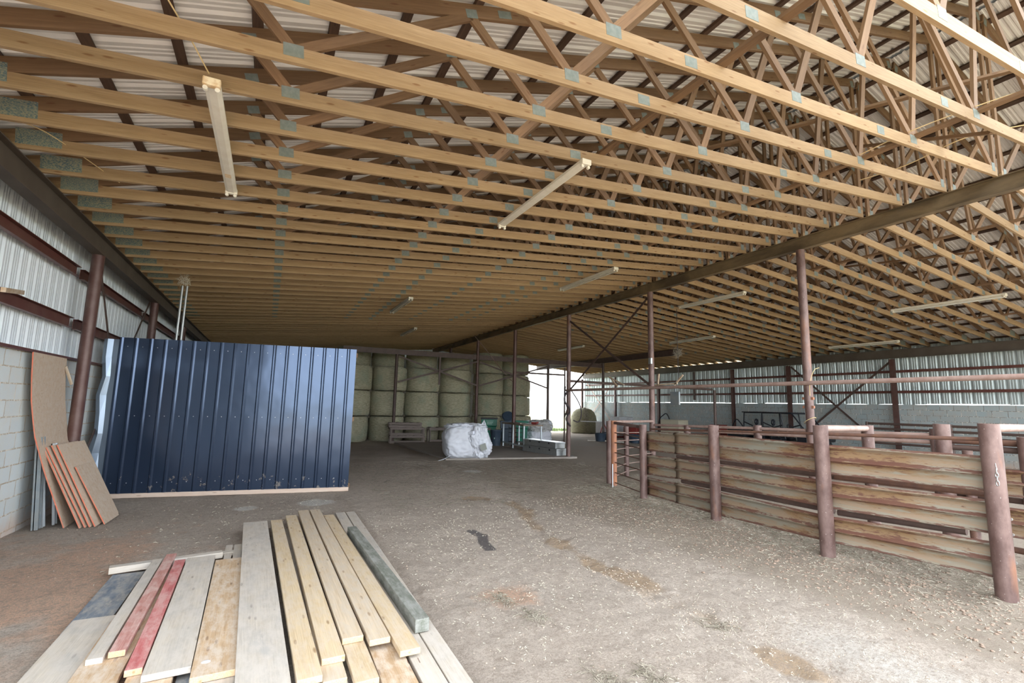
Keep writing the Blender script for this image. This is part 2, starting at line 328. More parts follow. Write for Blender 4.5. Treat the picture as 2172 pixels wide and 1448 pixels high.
# ---------------------------------------------------------------- floor
def axis(segs):
    out = []
    for a, b, st in segs:
        n = max(1, round((b - a) / st)); out += [a + (b - a) * i / n for i in range(n)]
    return out + [segs[-1][1]]
xs = axis([(-90, -14, 9), (-14, -3.2, 1.2), (-3.2, 1.2, .07), (1.2, 5.6, .034), (5.6, 8.2, .06), (8.2, 23, .25), (23, 120, 8)])
ys = axis([(-60, -4, 7), (-4, 1.2, .4), (1.2, 7.0, .034), (7.0, 9.8, .06), (9.8, 32, .18), (32, 48, 1.), (48, 220, 14)])
POSTS = [(5.98, 2.03), (5.87, 3.5), (6.13, 5.27), (6.36, 7.09), (6.75, 8.44)]
RUT = [(3.25, 1.5), (3.36, 3.1), (3.45, 4.2), (3.35, 5.0), (3.6, 6.1), (4.0, 7.6), (4.2, 8.4), (3.3, 8.9)]
def segd(x, y, P):
    best = 9
    for (ax, ay), (bx, by) in zip(P, P[1:]):
        dx, dy = bx - ax, by - ay; t = max(0, min(1, ((x - ax) * dx + (y - ay) * dy) / (dx * dx + dy * dy))); best = min(best, math.hypot(x - ax - t * dx, y - ay - t * dy))
    return best
def sm(a, b, x): t = max(0, min(1, (x - a) / (b - a))); return t * t * (3 - 2 * t)
def ground_extra(x, y):
    if not (-3.3 < x < 23 and 0 < y < 32): return 0.
    n = noise.fractal(Vector((x * 1.1, y * 1.1, 0)), 1, 2, 4) * .022
    if x < 8.5 and y < 10:
        n += noise.fractal(Vector((x * 7, y * 7, 3)), 1, 2, 4) * .0075 + abs(noise.noise(Vector((x * 5, y * 5, 9)))) * .014
        for px, py in POSTS: d = math.hypot(x - px - .05, y - py); n += .05 * math.exp(-(d / .28) ** 2)
        n -= .03 * math.exp(-(segd(x, y, RUT) / .25) ** 2) * (1 + noise.noise(Vector((x * 9, y * 6, 0)))); n += .016 * math.exp(-(segd(x, y, RUT) / .2) ** 2) * noise.noise(Vector((x * 16, y * 14, 5)))
        n += .03 * sm(4.8, 5.6, x)
    n -= .035 * (1 - sm(1.25, 1.42, x + .05 * noise.noise(Vector((y * 2, 0, 0))))) * (1 - sm(9.8, 10.5, y))
    if x < 1.4 and 2.4 < y < 9: n *= .6; n -= .008
    return n
vs = []; zone = []; spot = []
for y in ys:
    for x in xs:
        z = zg(x, y) + ground_extra(x, y)
        nz = noise.fractal(Vector((x * .8, y * .8, 7)), 1, 2, 3)
        if y > 33: z += -.02 * (y - 33) ** .8 * .3
        vs.append((x, y, z))
        red = max(sm(.5, -1.2, x) * sm(9.5, 6, y) * (.55 + nz), .75 * math.exp(-((x - 2.1) ** 2 + (y - 4.1) ** 2) / .08), .8 * sm(12, 13, y) * sm(9.6, 11, x) * sm(26, 20, y) * (.3 + nz)) if y < 32 else 0
        org = math.exp(-(segd(x, y, RUT) / .20) ** 2) * (.75 + 1.0 * noise.noise(Vector((x * 2, y * 1.6, 2)))) * 1.25
        st = max(.85 * sm(4.0, 5.0, x) * sm(.3, 1.2, y) + .5 * sm(5.2, 6.1, x) * sm(.3, 1.2, y) * (.85 + .4 * nz), sm(8.5, 12, y) * (.40 + .6 * nz)) if 0 < y < 32 and -3 < x < 22.2 else 0  # straw and brown dirt, plus painted shade by the fence and far back
        zone.append((max(0, min(1, red)), max(0, min(1, org)), max(0, min(1, st)), 1))
        blk = math.exp(-(segd(x, y, [(2.62, 6.35), (2.68, 6.1), (2.56, 5.8), (2.5, 5.45)]) / .07) ** 2)
        wht = max(math.exp(-((x - .9) ** 2 + (y - 9.4) ** 2) / .12), math.exp(-((x + .2) ** 2 + (y - 9.3) ** 2) / .04), .8 * math.exp(-((x - 5) ** 2 + (y - 12.2) ** 2) / .12), .5 * sm(2.2, 4.2, x) * sm(5.4, 3.6, x) * sm(4, 2.2, y))  # powder spots, plus a broad daylight brightening painted on the front floor
        outg = 0 if (-9 < x < 26 and -9 < y < 32) else 1
        spot.append((max(0, min(1, blk)), max(0, min(1, wht)), outg * .85, 1))
W = len(xs); fs = [(j * W + i, j * W + i + 1, (j + 1) * W + i + 1, (j + 1) * W + i) for j in range(len(ys) - 1) for i in range(W - 1)]
b = MB(); b.v = vs; b.f = fs; fl = b.build('floor', 'dirt'); tag(fl, 'dusty tan dirt floor of the barn with tyre rut', 'floor', kind='structure')
for nm, dat in (('zone', zone), ('spot', spot)):
    ca = fl.data.color_attributes.new(nm, 'FLOAT_COLOR', 'POINT')
    for i, c in enumerate(dat): ca.data[i].color = c
for p in fl.data.polygons: p.use_smooth = True
def gz(x, y): return zg(x, y) + ground_extra(x, y)
# concrete pad
b = MB(); P = [(5.2, 14.95), (9.55, 14.25), (9.78, 14.25), (11.6, 21.6), (5.2, 22.0)]
b.add([(x, y, -.30) for x, y in P] + [(x, y, -.055 - .0085 * (y - 15) * .6) for x, y in P], [tuple(range(5)), tuple(range(5, 10))] + [(i, (i + 1) % 5, 5 + (i + 1) % 5, 5 + i) for i in range(5)])
tag(b.build('floor', 'pad'), 'dark smooth concrete pad under white bag and workbench', 'floor', kind='structure')

# ---------------------------------------------------------------- roof
def ribbed(L0, L1, pitch, ribh, mapf, A, B, minor=True, mh=.25, fl=.012, tp=.026):
    """profile along one axis (t from L0 to L1), extruded between A and B; mapf(t, s, h)->xyz"""
    b = MB(); t = L0; prof = []
    while t < L1:
        prof += [(t, 0), (t + fl, ribh), (t + fl + tp, ribh), (t + 2 * fl + tp, 0)]
        if minor: prof += [(t + pitch * .45, 0), (t + pitch * .45 + .01, ribh * mh), (t + pitch * .45 + .03, ribh * mh), (t + pitch * .45 + .04, 0),
                           (t + pitch * .70, 0), (t + pitch * .70 + .01, ribh * mh), (t + pitch * .70 + .03, ribh * mh), (t + pitch * .70 + .04, 0)]
        t += pitch
    prof.append((L1, 0)) if prof[-1][0] < L1 else None
    n = len(prof); b.v = [mapf(p, A, h) for p, h in prof] + [mapf(p, B, h) for p, h in prof]
    b.f = [(i, i + 1, n + i + 1, n + i) for i in range(n - 1)]; return b
ROOFOFF = .146 + .042
for sd in (-1, 1):
    def mp(t, d, h, sd=sd): x = XC + sd * d; return (x, t, zt(x) + ROOFOFF + h)
    rf = ribbed(Y0, Y1, .229, .028, mp, .04, 13.0, True, .35, .022, .026).build('ceiling', 'roof', solid=.002)
    tag(rf, 'ribbed metal roof sheets, %s slope' % ('left' if sd < 0 else 'right'), 'roof', kind='structure')
    x = -1.64; k = 0; d = XC + 1.64 - .3 + 0
    dd = [XC - (-1.64 + .6425 * i) for i in range(-2, 18)]
    for d in dd:
        if d < .15: continue
        x = XC + sd * d; z = zt(x) + .146 + .02; nrm = Vector((-sd * -.298, 0, 1)) if sd < 0 else Vector((.298, 0, 1))
        nrm = Vector((.298 * sd, 0, 1))
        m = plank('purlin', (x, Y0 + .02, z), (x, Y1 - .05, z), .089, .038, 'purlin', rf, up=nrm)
b = MB(); zr = zt(XC) + ROOFOFF
b.add([(XC - .22, Y0, zr - .04), (XC, Y0, zr + .045), (XC + .22, Y0, zr - .04), (XC - .22, Y1, zr - .04), (XC, Y1, zr + .045), (XC + .22, Y1, zr - .04)], [(0, 1, 4, 3), (1, 2, 5, 4)])
tag(b.build('trim_1', 'flash', solid=.004), 'shiny metal ridge cap', 'trim', kind='structure')

# ---------------------------------------------------------------- trusses
BJ = [-.04, 2.28, 4.67, 7.05, 9.38]; TJ = [-.41, 1.5, 3.45, 5.4, 7.45]
CD = .14; TH = .038
def truss_members(sd):
    f = (lambda x: x) if sd < 0 else (lambda x: 2 * XC - x)
    mem = []
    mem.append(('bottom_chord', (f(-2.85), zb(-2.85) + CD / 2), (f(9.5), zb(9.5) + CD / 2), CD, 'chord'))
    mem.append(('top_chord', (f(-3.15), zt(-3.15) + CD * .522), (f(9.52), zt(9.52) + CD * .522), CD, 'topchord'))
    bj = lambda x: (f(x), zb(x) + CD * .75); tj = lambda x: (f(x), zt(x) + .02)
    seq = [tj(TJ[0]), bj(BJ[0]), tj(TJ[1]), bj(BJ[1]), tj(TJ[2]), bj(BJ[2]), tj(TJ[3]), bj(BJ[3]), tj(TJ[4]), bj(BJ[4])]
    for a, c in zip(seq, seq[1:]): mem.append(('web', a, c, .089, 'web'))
    mem.append(('end_post', (f(9.46), zb(9.46) + .1), (f(9.46), zt(9.46) + .02), .089, 'web'))
    return mem, f
def make_truss(sd, parts=True):
    t = empty('roof_truss', (0, 0, 0)); mem, f = truss_members(sd)
    if not parts:
        b = MB()
        for i, (n, a, c, h, mt) in enumerate(mem):
            off = 0 if 'chord' in n else .001
            b.bar((a[0], off, a[1]), (c[0], off, c[1]), TH - 2 * off, h)
        b2 = MB()
        for i, (n, a, c, h, mt) in enumerate(mem[:2]): b2.bar((a[0], 0, a[1]), (c[0], 0, c[1]), TH, h)
        b2.build('chord', 'chord', t)
        b3 = MB()
        for i, (n, a, c, h, mt) in enumerate(mem[2:]): b3.bar((a[0], 0, a[1]), (c[0], 0, c[1]), TH - .004, h)
        b3.build('web', 'web', t); return t
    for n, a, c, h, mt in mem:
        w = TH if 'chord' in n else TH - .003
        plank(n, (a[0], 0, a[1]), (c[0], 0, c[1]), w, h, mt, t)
    def plates(x, z, w, h, sl, mt='plate'):
        b = MB(); rot = Matrix.Rotation(-math.atan(sl) * (1 if sd < 0 else -1), 3, 'Y')
        for s2 in (-1, 1): b.box((0, s2 * (TH / 2 + .001), 0), (w, .002, h), rot)
        b.build('connector_plate', mt, t, loc=(f(x), 0, z))
    for x in BJ[:4]: plates(x, zb(x) + .105, .155, .11, .0848)
    plates(BJ[4], zb(9.38) + .13, .10, .13, .0848)
    for x in (3.15, 6.28): plates(x, zb(x) + .07, .15, .10, .0848)
    for x in TJ: plates(x, zt(x) + .04, .12, .09, .298)
    for x in (1.86, 5.9): plates(x, zt(x) + .07, .15, .08, .298)
    plates(9.45, zt(9.45) + .03, .09, .13, .298)
    plates(-2.37, zb(-2.37) + .13, .37, .17, .0848, 'heelplate')
    return t
def member_swap(root):  # the first truss is also the source of all copies
    return prep(root)
NT_ = 49
for sd, side in ((-1, 'left'), (1, 'right')):
    full = make_truss(sd); pf = prep(full); simp = None
    for i in range(NT_):
        n = i - 2; y = YT0 + n * S + .019
        if n < 26:
            t = full if i == 0 else dup(full, pf)
        else:
            if simp is None: simp = make_truss(sd, False); ps = prep(simp); t = simp
            else: t = dup(simp, ps)
        t.location = (0, y, 0)
        tag(t, 'yellow pine roof truss over the %s bay, %s back from the open front' % (side, ordn(i + 1)), 'roof truss', 'pine trusses over the %s bay' % side)

# lateral braces lying on the bottom chords
def brace(p, q, label, w=.089, h=.038, mat='web'): return tag(plank('lateral_brace', p, q, w, h, mat), label, 'brace')
for x, lab in ((3.55, 'long pine brace lying on the left trusses, nearer the hanging lamp'), (7.13, 'long pine brace lying on the left trusses beside the centre beam'),
               (11.9, 'long pine brace lying on the right trusses beside the centre beam'), (15.6, 'long pine brace lying on the right trusses, mid bay'), (19.0, 'long pine brace lying on the right trusses, nearest the eave')):
    z = zb(x) + CD + .021; brace((x, 1.62, z), (x, 30.9, z), lab)
def diag(x0, y0, z0, x1, y1, z1, lab): brace((x0, y0, z0), (x1, y1, z1), lab)
diag(7.6, 2.25, 4.05 + 1.05, 9.2, 5.9, 7.0, 'slanting pine brace rising towards the ridge, nearest the front')
diag(9.35, 1.9, 6.55, 5.6, 6.3, 6.0, 'near level reddish brace crossing the webs under the ridge')
diag(8.0, 8.2, 5.3, 9.3, 12., 7.3, 'slanting pine brace rising towards the ridge, farther back')
diag(11.0, 2.3, 5.3, 12.6, 6.6, 6.6, 'slanting pine brace on the right trusses near the front')
diag(13.2, 4.3, 5.12, 14.6, 8.8, 6.0, 'slanting pine brace on the right trusses farther back')

# ---------------------------------------------------------------- beams and posts
def ibeam(name, x, y0, y1, ztop, zbot, w, mat, lab, cat='beam'):
    b = MB(); t = .012; L = y1 - y0; yc = (y0 + y1) / 2
    b.box((0, 0, ztop - t / 2), (w, L, t)); b.box((0, 0, zbot + t / 2), (w, L, t)); b.box((0, 0, (ztop + zbot) / 2), (t, L, ztop - zbot - 2 * t))
    return tag(b.build(name, mat, loc=(x, yc, 0)), lab, cat)
ibeam('steel_beam', XC, 1.5, 31, 5.254, 4.998, .13, 'beam', 'long rusty brown steel beam under the ridge on round posts')
ibeam('eave_beam', -2.60, 1.5, 31, 4.222, 3.92, .16, 'beaml', 'dark steel eave beam along the left wall')
ibeam('eave_beam', 21.78, 1.5, 31, 4.16, 3.83, .16, 'beaml', 'dark steel eave beam along the right wall')
ibeam('steel_beam', 17.62, 16.9, 31, 4.57, 4.27, .13, 'dark', 'shorter dark steel beam right of the ridge near the far opening')
def post(x, y, z0, z1, r, mat, lab, cat='post', name='steel_post', n=20):
    return tag(MB().tube((0, 0, 0), (0, 0, z1 - z0), r, n).build(name, mat, loc=(x, y, z0), smooth=True), lab, cat)
for i, y in enumerate([5.33, 9.60, 13.87, 18.14, 22.41, 26.68, 30.8]):
    lab = ['round maroon post at the left wall nearest the open front', 'round maroon post at the left wall beside the leaning plywood', 'round maroon post at the left wall just behind the navy sheet wall',
           'round maroon post at the left wall behind the galvanised conduits', 'fifth round maroon post along the left wall from the front', 'sixth round maroon post along the left wall from the front', 'last round maroon post at the far end of left wall'][i]
    post(-2.60, y, gz(-2.6, y) - .05, 3.918, .083, 'post', lab)
for i, (y, lab) in enumerate([(5.90, 'tall round post under the ridge beam, nearest, tied with wire'), (10.30, 'tall round post under the ridge beam with a switch box'), (14.50, 'tall round post at the corner of the concrete pad, hung with rope'),
                              (18.80, 'tall round post under the ridge beam behind the workbench'), (23.08, 'tall round post under the ridge beam before the hay stacks'), (27.3, 'tall round post under the ridge beam lost among hay bales')]):
    post(XC, y, zg(XC, y) - .05, 4.996, .080, 'pen' if i < 3 else 'post', lab)
# cross beam in front of the hay
b = MB(); b.box((0, 0, 0), (14.9, .10, .25)); tag(b.build('cross_beam', 'dark', loc=(10.33, 23.12, 4.12)), 'dark cross beam spanning in front of the stacked hay', 'beam')
for x, lab in ((5.35, 'dark post in front of hay, left end of the cross bracing'), (13.82, 'dark post standing against the bright far opening'), (17.63, 'dark post under the right end of the cross beam')):
    post(x, 23.0, zg(x, 23) - .05, 3.99 if x < 17 else 4.26, .075, 'dark', lab)
post(12.2, 18.8, zg(12, 18.8) - .05, 3.45, .04, 'dark', 'thin dark post hung with ropes beside the pad corner post')
def flat(p, q, lab, w=.06, mat='dark', name='steel_brace', cat='brace', t=.012, up=(0, 0, 1)):
    return tag(plank(name, p, q, t, w, mat, up=up), lab, cat)
Yb = 22.9
flat((5.42, Yb, 3.9), (9.52, Yb, 2.64), 'flat brace before the hay falling left to right', .08)
flat((5.42, Yb - .02, 2.66), (9.52, Yb - .02, 3.88), 'flat brace before the hay rising left to right', .08)
flat((9.64, Yb, 3.86), (13.82, Yb, 2.62), 'flat brace right of the middle post falling towards the opening', .08)
flat((9.64, Yb - .02, 2.64), (13.82, Yb - .02, 3.88), 'flat brace right of the middle post rising towards the opening', .08)
tag(MB().box((0, 0, 0), (.09, .05, 1.4)).build('hanger_post', 'dark', loc=(7.46, 22.83, 3.3)), 'short dark upright hanging at the crossing of the hay braces', 'post')
pipe_ = pipe('pipe_rail', (9.66, 18.83, 3.12), (12.2, 18.83, 3.12), .04, 'dark'); tag(pipe_, 'dark pipe rail from behind the workbench towards the far opening', 'rail')
flat((XC + .02, 10.40, 3.2 + 1.67), (XC + .02, 14.40, 2.30), 'long flat brace in the ridge row from beam down to the pad post', .07)
flat((XC - .02, 10.40, 2.36), (XC - .02, 14.40, 4.75), 'long flat brace in the ridge row rising to the pad post top', .07)
tag(pipe('pipe_rail', (XC - .1, 2.0, 2.25), (XC - .1, 14.5, 2.25), .042, 'penrail'), 'long rusty pipe rail at head height along the ridge posts', 'rail')
tag(pipe('pipe_rail', (XC, 14.62, 2.6), (17.0, 14.62, 2.53), .045, 'dark'), 'dark pipe rail crossing from the pad post to the right bay', 'rail')
post(17.0, 14.5, zg(17, 14.5) - .05, 2.5, .06, 'dark', 'dark pen post standing before the right block wall')

# ---------------------------------------------------------------- left wall
XW = -2.84
b = MB(); L = Y1 - 1.5; b.box((-.1, L / 2, 1.0), (.2, L, 2.5)); o = b.build('wall_left', 'block', loc=(XW, 1.5, 0)); tag(o, 'pale grey concrete block lower wall, left', 'wall', kind='structure')
def mpl(t, d, h): return (XW - .06 - h, t, d)
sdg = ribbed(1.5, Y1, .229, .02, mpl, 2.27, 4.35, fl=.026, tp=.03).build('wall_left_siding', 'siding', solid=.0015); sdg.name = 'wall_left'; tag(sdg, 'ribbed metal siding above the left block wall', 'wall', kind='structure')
def girt(x, z, y0, y1, lab, mat='steel', h=.15, w=.07, name='wall_girt'):
    t = .006; b = MB(); L = y1 - y0; b.box((0, 0, 0), (t, L, h)); b.box((w / 2, 0, h / 2), (w, L, t)); b.box((w / 2, 0, -h / 2), (w, L, t))
    return tag(b.build(name, mat, loc=(x, (y0 + y1) / 2, z)), lab, 'girt')
for z, nm in ((3.60, 'upper'), (2.80, 'lower')):
    for k, (a, c) in enumerate([(1.5, 9.52), (9.68, 13.79), (13.95, 30.9)]):
        girt(-2.82, z, a, c, 'maroon %s wall girt on the left siding, %s' % (nm, ['nearest length before the plywood post', 'length between the two plain posts behind plywood', 'far length behind the navy wall'][k]), w=.06)
tag(MB().box((0, 0, 0), (.10, 28.8, .035)).build('sill_angle', 'steel', loc=(XW + .02, 16.4, 2.262)), 'thin maroon steel sill capping the left block wall', 'sill')
flat((-2.70, 10.1, 3.9), (-2.70, 13.4, -.02), 'flat brace on left siding falling away from viewer', .06)
flat((-2.68, 13.75, 3.9), (-2.68, 9.8, .0), 'flat brace on left siding rising away from viewer', .06)
tag(plank('wood_scrap', (-2.72, 7.62, 2.9), (-2.5, 6.6, 2.75), .04, .05, 'l_brown'), 'scrap stick jammed behind the lower left girt', 'stick')
tag(plank('wood_scrap', (-2.72, 9.30, 2.12), (-2.66, 9.42, 1.86), .02, .03, 'l_new'), 'small splinter of wood stuck beside the maroon post', 'stick')

# ---------------------------------------------------------------- right wall
XR = 22.05
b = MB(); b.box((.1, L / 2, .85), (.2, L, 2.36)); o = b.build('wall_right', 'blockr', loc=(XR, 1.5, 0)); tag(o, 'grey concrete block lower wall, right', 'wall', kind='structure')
def mpr(t, d, h):
    if d < 2.5: d = 2.028 + (.035 if 6.9 < t < 9.2 or 14.6 < t < 15.8 or 18.2 < t < 22.6 or 23.2 < t < 25 else .009 * (1 + math.sin(t * 5)))
    return (XR + .06 + h, t, d)
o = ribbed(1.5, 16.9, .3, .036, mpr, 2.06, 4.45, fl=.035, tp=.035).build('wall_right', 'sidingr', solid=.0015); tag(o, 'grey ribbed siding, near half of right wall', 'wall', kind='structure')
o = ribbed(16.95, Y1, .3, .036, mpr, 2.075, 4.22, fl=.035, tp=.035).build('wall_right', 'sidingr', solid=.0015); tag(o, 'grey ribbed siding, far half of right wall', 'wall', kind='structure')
for z, nm in ((3.32, 'upper'), (2.52, 'lower')):
    tag(MB().box((0, 0, 0), (.07, 29.3, .095)).build('wall_girt', 'steel', loc=(22.0, 16.2, z)), 'maroon %s girt along the right wall siding' % nm, 'girt')
for y, lab in ((5.8, 'steel column on the right wall nearest the front'), (10.07, 'steel column on right wall, right of the crossed braces'), (14.33, 'steel column on right wall, left of the crossed braces'), (17.41, 'steel column on right wall beyond the utility buggy'),
               (22.84, 'fifth steel column along the right wall'), (27.07, 'steel column on right wall near the single hay bale'), (31.1, 'last steel column of right wall at far opening')):
    b = MB(); b.box((0, 0, 0), (.012, .15, 4.0)); b.box((-.06, 0, 0), (.01, .15, 4.0)) ; b.box((.06, 0, 0), (.01, .15, 4.0)); b.box((0, 0, 0), (.12, .01, 4.0))
    tag(b.build('wall_column', 'post', loc=(21.80, y, 1.80)), lab, 'column')
tag(MB().box((0, 0, 0), (.08, .10, 1.6)).build('hanger_post', 'dark', loc=(21.85, 20.03, 3.0)), 'short dark stub post on the right wall siding', 'post')
flat((21.9, 14.25, 3.75), (21.9, 10.9, .6), 'crossed brace on right wall falling towards the viewer', .08)
flat((21.93, 10.15, 3.75), (21.93, 13.9, .6), 'crossed brace on right wall falling away from the viewer', .08)
flat((21.9, 30.8, 3.7), (21.9, 27.3, .3), 'far crossed brace on right wall beside the hay bale, falling to viewer', .08, 'penrail')
flat((21.93, 27.4, 3.5), (21.93, 30.9, .3), 'far crossed brace on right wall beside the hay bale, falling away', .08, 'penrail')
# unseen back wall behind the stacks, extended to block daylight; open to the right
def mpb(t, d, h): return (t, Y1 + h, d)
for a, c, lo, hi in ((-2.9, 4.15, -.3, 4.5), (4.5, 16.4, -.3, 4.9)):
    o = ribbed(a, c, .229, .02, mpb, lo, hi).build('wall_back', 'siding', solid=.0015); tag(o, 'unseen ribbed end wall behind hay stacks, extended to block daylight', 'wall', kind='structure')
b = MB(); z0 = 4.5
b.add([(-3.2, Y1 + .02, 4.5), (4.15, Y1 + .02, 4.5), (4.15, Y1 + .02, zt(4.15) + .18), (-3.2, Y1 + .02, zt(-3.2) + .18), (4.5, Y1 + .02, 4.75), (22.3, Y1 + .02, 4.75), (22.3, Y1 + .02, zt(22.3) + .18), (XC, Y1 + .02, zt(XC) + .18), (4.5, Y1 + .02, zt(4.5) + .18)],
      [(0, 1, 2, 3), (4, 5, 6, 7, 8)])
tag(b.build('wall_back', 'siding', solid=.003), 'gable end sheeting above far opening, closed to keep daylight out', 'wall', kind='structure')

# ---------------------------------------------------------------- navy sheet wall
A = Vector((-2.58, 10.92, 0)); Bp = Vector((1.58, 10.27, 0)); ang = math.atan2(Bp.y - A.y, Bp.x - A.x); Lw = (Bp - A).length
nw = empty('metal_partition', (A.x, A.y, -.06), ang, 'navy ribbed metal sheet partition standing across the left bay', 'partition')
def mpn(t, d, h): return (t, -.05 - h, d)
bb = ribbed(0.10, Lw - .03, .229, .022, mpn, .07, 2.82, False, fl=.022, tp=.022)
bb.build('metal_sheet', 'navy', nw, solid=.001)
b = MB()
for i in range(9):
    z = .1 + i * .335; jx = .03 * math.sin(i * 2.3); b.v += [(-.12 + jx - .02 * (8 - i) * .1, -.02, z), (-.05 + jx, -.07, z), (.02 + jx * .4, -.04, z), (.11, -.052, z)]
for i in range(8):
    for k in range(3): b.f.append((4 * i + k, 4 * i + k + 1, 4 * i + 5 + k, 4 * i + 4 + k))
tag(b.build('bent_edge', 'navypale', nw, solid=.002), 'dented pale edge strip')
plank('kickboard', (-.05, -.06, .035), (Lw - .02, -.06, .035), .03, .075, 'base', nw)
for k in range(8): plank('stud', (.05 + k * (Lw - .1) / 7, .02, .07), (.05 + k * (Lw - .1) / 7, .02, 2.78), .089, .038, 'web', nw, up=(1, 0, 0))
for z in (.1, 1.4, 2.7): plank('rail', (0, .0, z), (Lw, .0, z), .038, .089, 'web', nw)
b = MB()
for k in range(17):
    for z in (.25, 1.42, 2.66): b.tube((.16 + k * .229 + .08, -.05, z), (.16 + k * .229 + .08, -.058, z), .007, 6)
b.build('screw', 'galv', nw)['kind'] = 'stuff'
for x, lab in ((-1.78, 'left of the two galvanised conduits behind the navy wall'), (-1.70, 'right of the two galvanised conduits behind the navy wall')):
    tag(pipe('conduit', (x, 11.65, -.05), (x + .02, 11.65, 3.98), .022, 'galv'), lab, 'conduit')
def nest(c, r, n, name, lab, mat='straw', cat='nest', sq=1.):
    b = MB(); rnd = random.Random(hash(lab) % 1000 if False else len(lab))
    for i in range(n):
        d = Vector((rnd.uniform(-1, 1), rnd.uniform(-1, 1), rnd.uniform(-1, 1) * sq)); d = d.normalized() * rnd.uniform(.3, 1) * r; e = Vector((rnd.uniform(-1, 1), rnd.uniform(-1, 1), rnd.uniform(-1, 1) * sq)).normalized() * r * .9
        b.bar(d - e * .5, d + e * .5, .004, .004)
    return tag(b.build(name, mat, loc=c), lab, cat)
nest((-1.74, 11.62, 4.08), .13, 80, 'bird_nest', 'straw nest wedged at the top of the conduits')

# ---------------------------------------------------------------- light fixtures
def fixture(rust=False, tubes=False):
    t = empty('strip_light'); L = 2.36
    b = MB(); prof = [(-.062, .055), (-.062, .02), (-.03, .0), (.03, .0), (.062, .02), (.062, .055)]
    n = len(prof); b.v = [(x, -L / 2, z) for x, z in prof] + [(x, L / 2, z) for x, z in prof]; b.f = [(i, (i + 1) % n, n + (i + 1) % n, n + i) for i in range(n)] + [tuple(range(n))[::-1], tuple(range(n, 2 * n))]
    b.build('housing', 'lampw', t)
    for s in (-1, 1):
        e = MB().box((0, s * (L / 2 + .02), .024), (.134, .06, .07)).build('end_cap', 'lamprust' if rust and s < 0 else 'lampw', t, bevel=.008)
        for xx in (-.045, .045): MB().tube((xx, s * (L / 2 - .005), -.03), (xx, s * (L / 2 + .025), -.03), .02, 10).build('lamp_socket', 'lampw', e, smooth=True)
    for xx in (-.045, .045):
        if tubes: MB().tube((xx, -L / 2 + .02, -.03), (xx, L / 2 - .02, -.03), .014, 8).build('tube', 'tube', t, smooth=True)
    if rust: tag(MB().box((0, L * .28, .0), (.064, .10, .003)).build('rust_patch', 'lamprust', t), 'rust stain')
    return t
LP = [(-.64, 5.72, 0, 'long bare strip light nearest the navy wall, with a rusty end cap'), (3.27, 5.80, 0, 'long bare strip light in the middle of the left bay, nearest'), (7.26, 10.17, 1, 'strip light on left trusses close to the ridge beam'),
      (3.45, 14.7, 1, 'strip light on left trusses above the white bag, farther back'), (5.38, 21.2, 1, 'small farthest strip light before the hay stacks'), (11.9, 10.2, 1, 'strip light just right of the ridge beam, between two posts'),
      (16.1, 6.1, 1, 'large strip light in the right bay, nearest'), (20.35, 10.35, 1, 'strip light in the right bay closest to the right wall'), (16.15, 14.9, 1, 'strip light in the right bay above the straw wreath'), (14.38, 21.6, 1, 'farthest strip light in the right bay above far opening')]
f1 = fixture(True); f2 = fixture(False); f3 = fixture(False, True); p3 = prep(f3)
for i, (x, y, k, lab) in enumerate(LP):
    t = f1 if i == 0 else (f2 if i == 1 else (f3 if i == 2 else dup(f3, p3)))
    t.location = (x, y, zb(x) - .06); tag(t, lab, 'light', 'strip lights under the trusses')
def cable(pts, r, mat, lab, name='cable', cat='cable', closed=False):
    # smooth through points
    P = [Vector(p) for p in pts]; out = []
    for i in range(len(P) - 1):
        a, b_, c, d = P[max(i - 1, 0)], P[i], P[i + 1], P[min(i + 2, len(P) - 1)]
        for k in range(6):
            t = k / 6; out.append(.5 * ((2 * b_) + (c - a) * t + (2 * a - 5 * b_ + 4 * c - d) * t * t + (3 * b_ - a - 3 * c + d) * t ** 3))
    out.append(P[-1]); o = MB().path(out, r).build(name, mat, loc=(0, 0, 0), smooth=True); return tag(o, lab, cat)
cable([(-1.05, 3.3, 4.62), (-.95, 3.75, 4.6), (-.8, 4.2, 4.54), (-.68, 4.6, 4.48)], .006, 'twine', 'thin yellow cord running down to the nearest strip light', 'cord', 'cord')
cable([(-2.6, 5.9, 4.28), (-2.3, 6.1, 4.33), (-2.15, 6.5, 4.36), (-1.9, 7.4, 4.38)], .005, 'twine', 'thin cord crossing the heel plates at left', 'cord', 'cord')
cable([(7.2, 1.75, 5.26), (7.05, 2.2, 5.24), (6.95, 2.8, 5.22), (6.98, 3.4, 5.2)], .006, 'twine', 'pale twine strand beside the near lateral brace', 'cord', 'cord')
cable([(8.1, 2.0, 5.24), (7.9, 2.6, 5.3), (8.0, 3.3, 5.27), (7.95, 3.9, 5.28)], .006, 'twine', 'pale twine strand stretched near the ridge beam', 'cord', 'cord')
cable([(8.7, 21.4, 4.95), (9.0, 20.6, 4.2), (9.4, 19.8, 3.3), (9.52, 18.84, 2.7)], .018, 'penrail', 'slanting thin pole leaning by the hay braces', 'pole', 'pole')

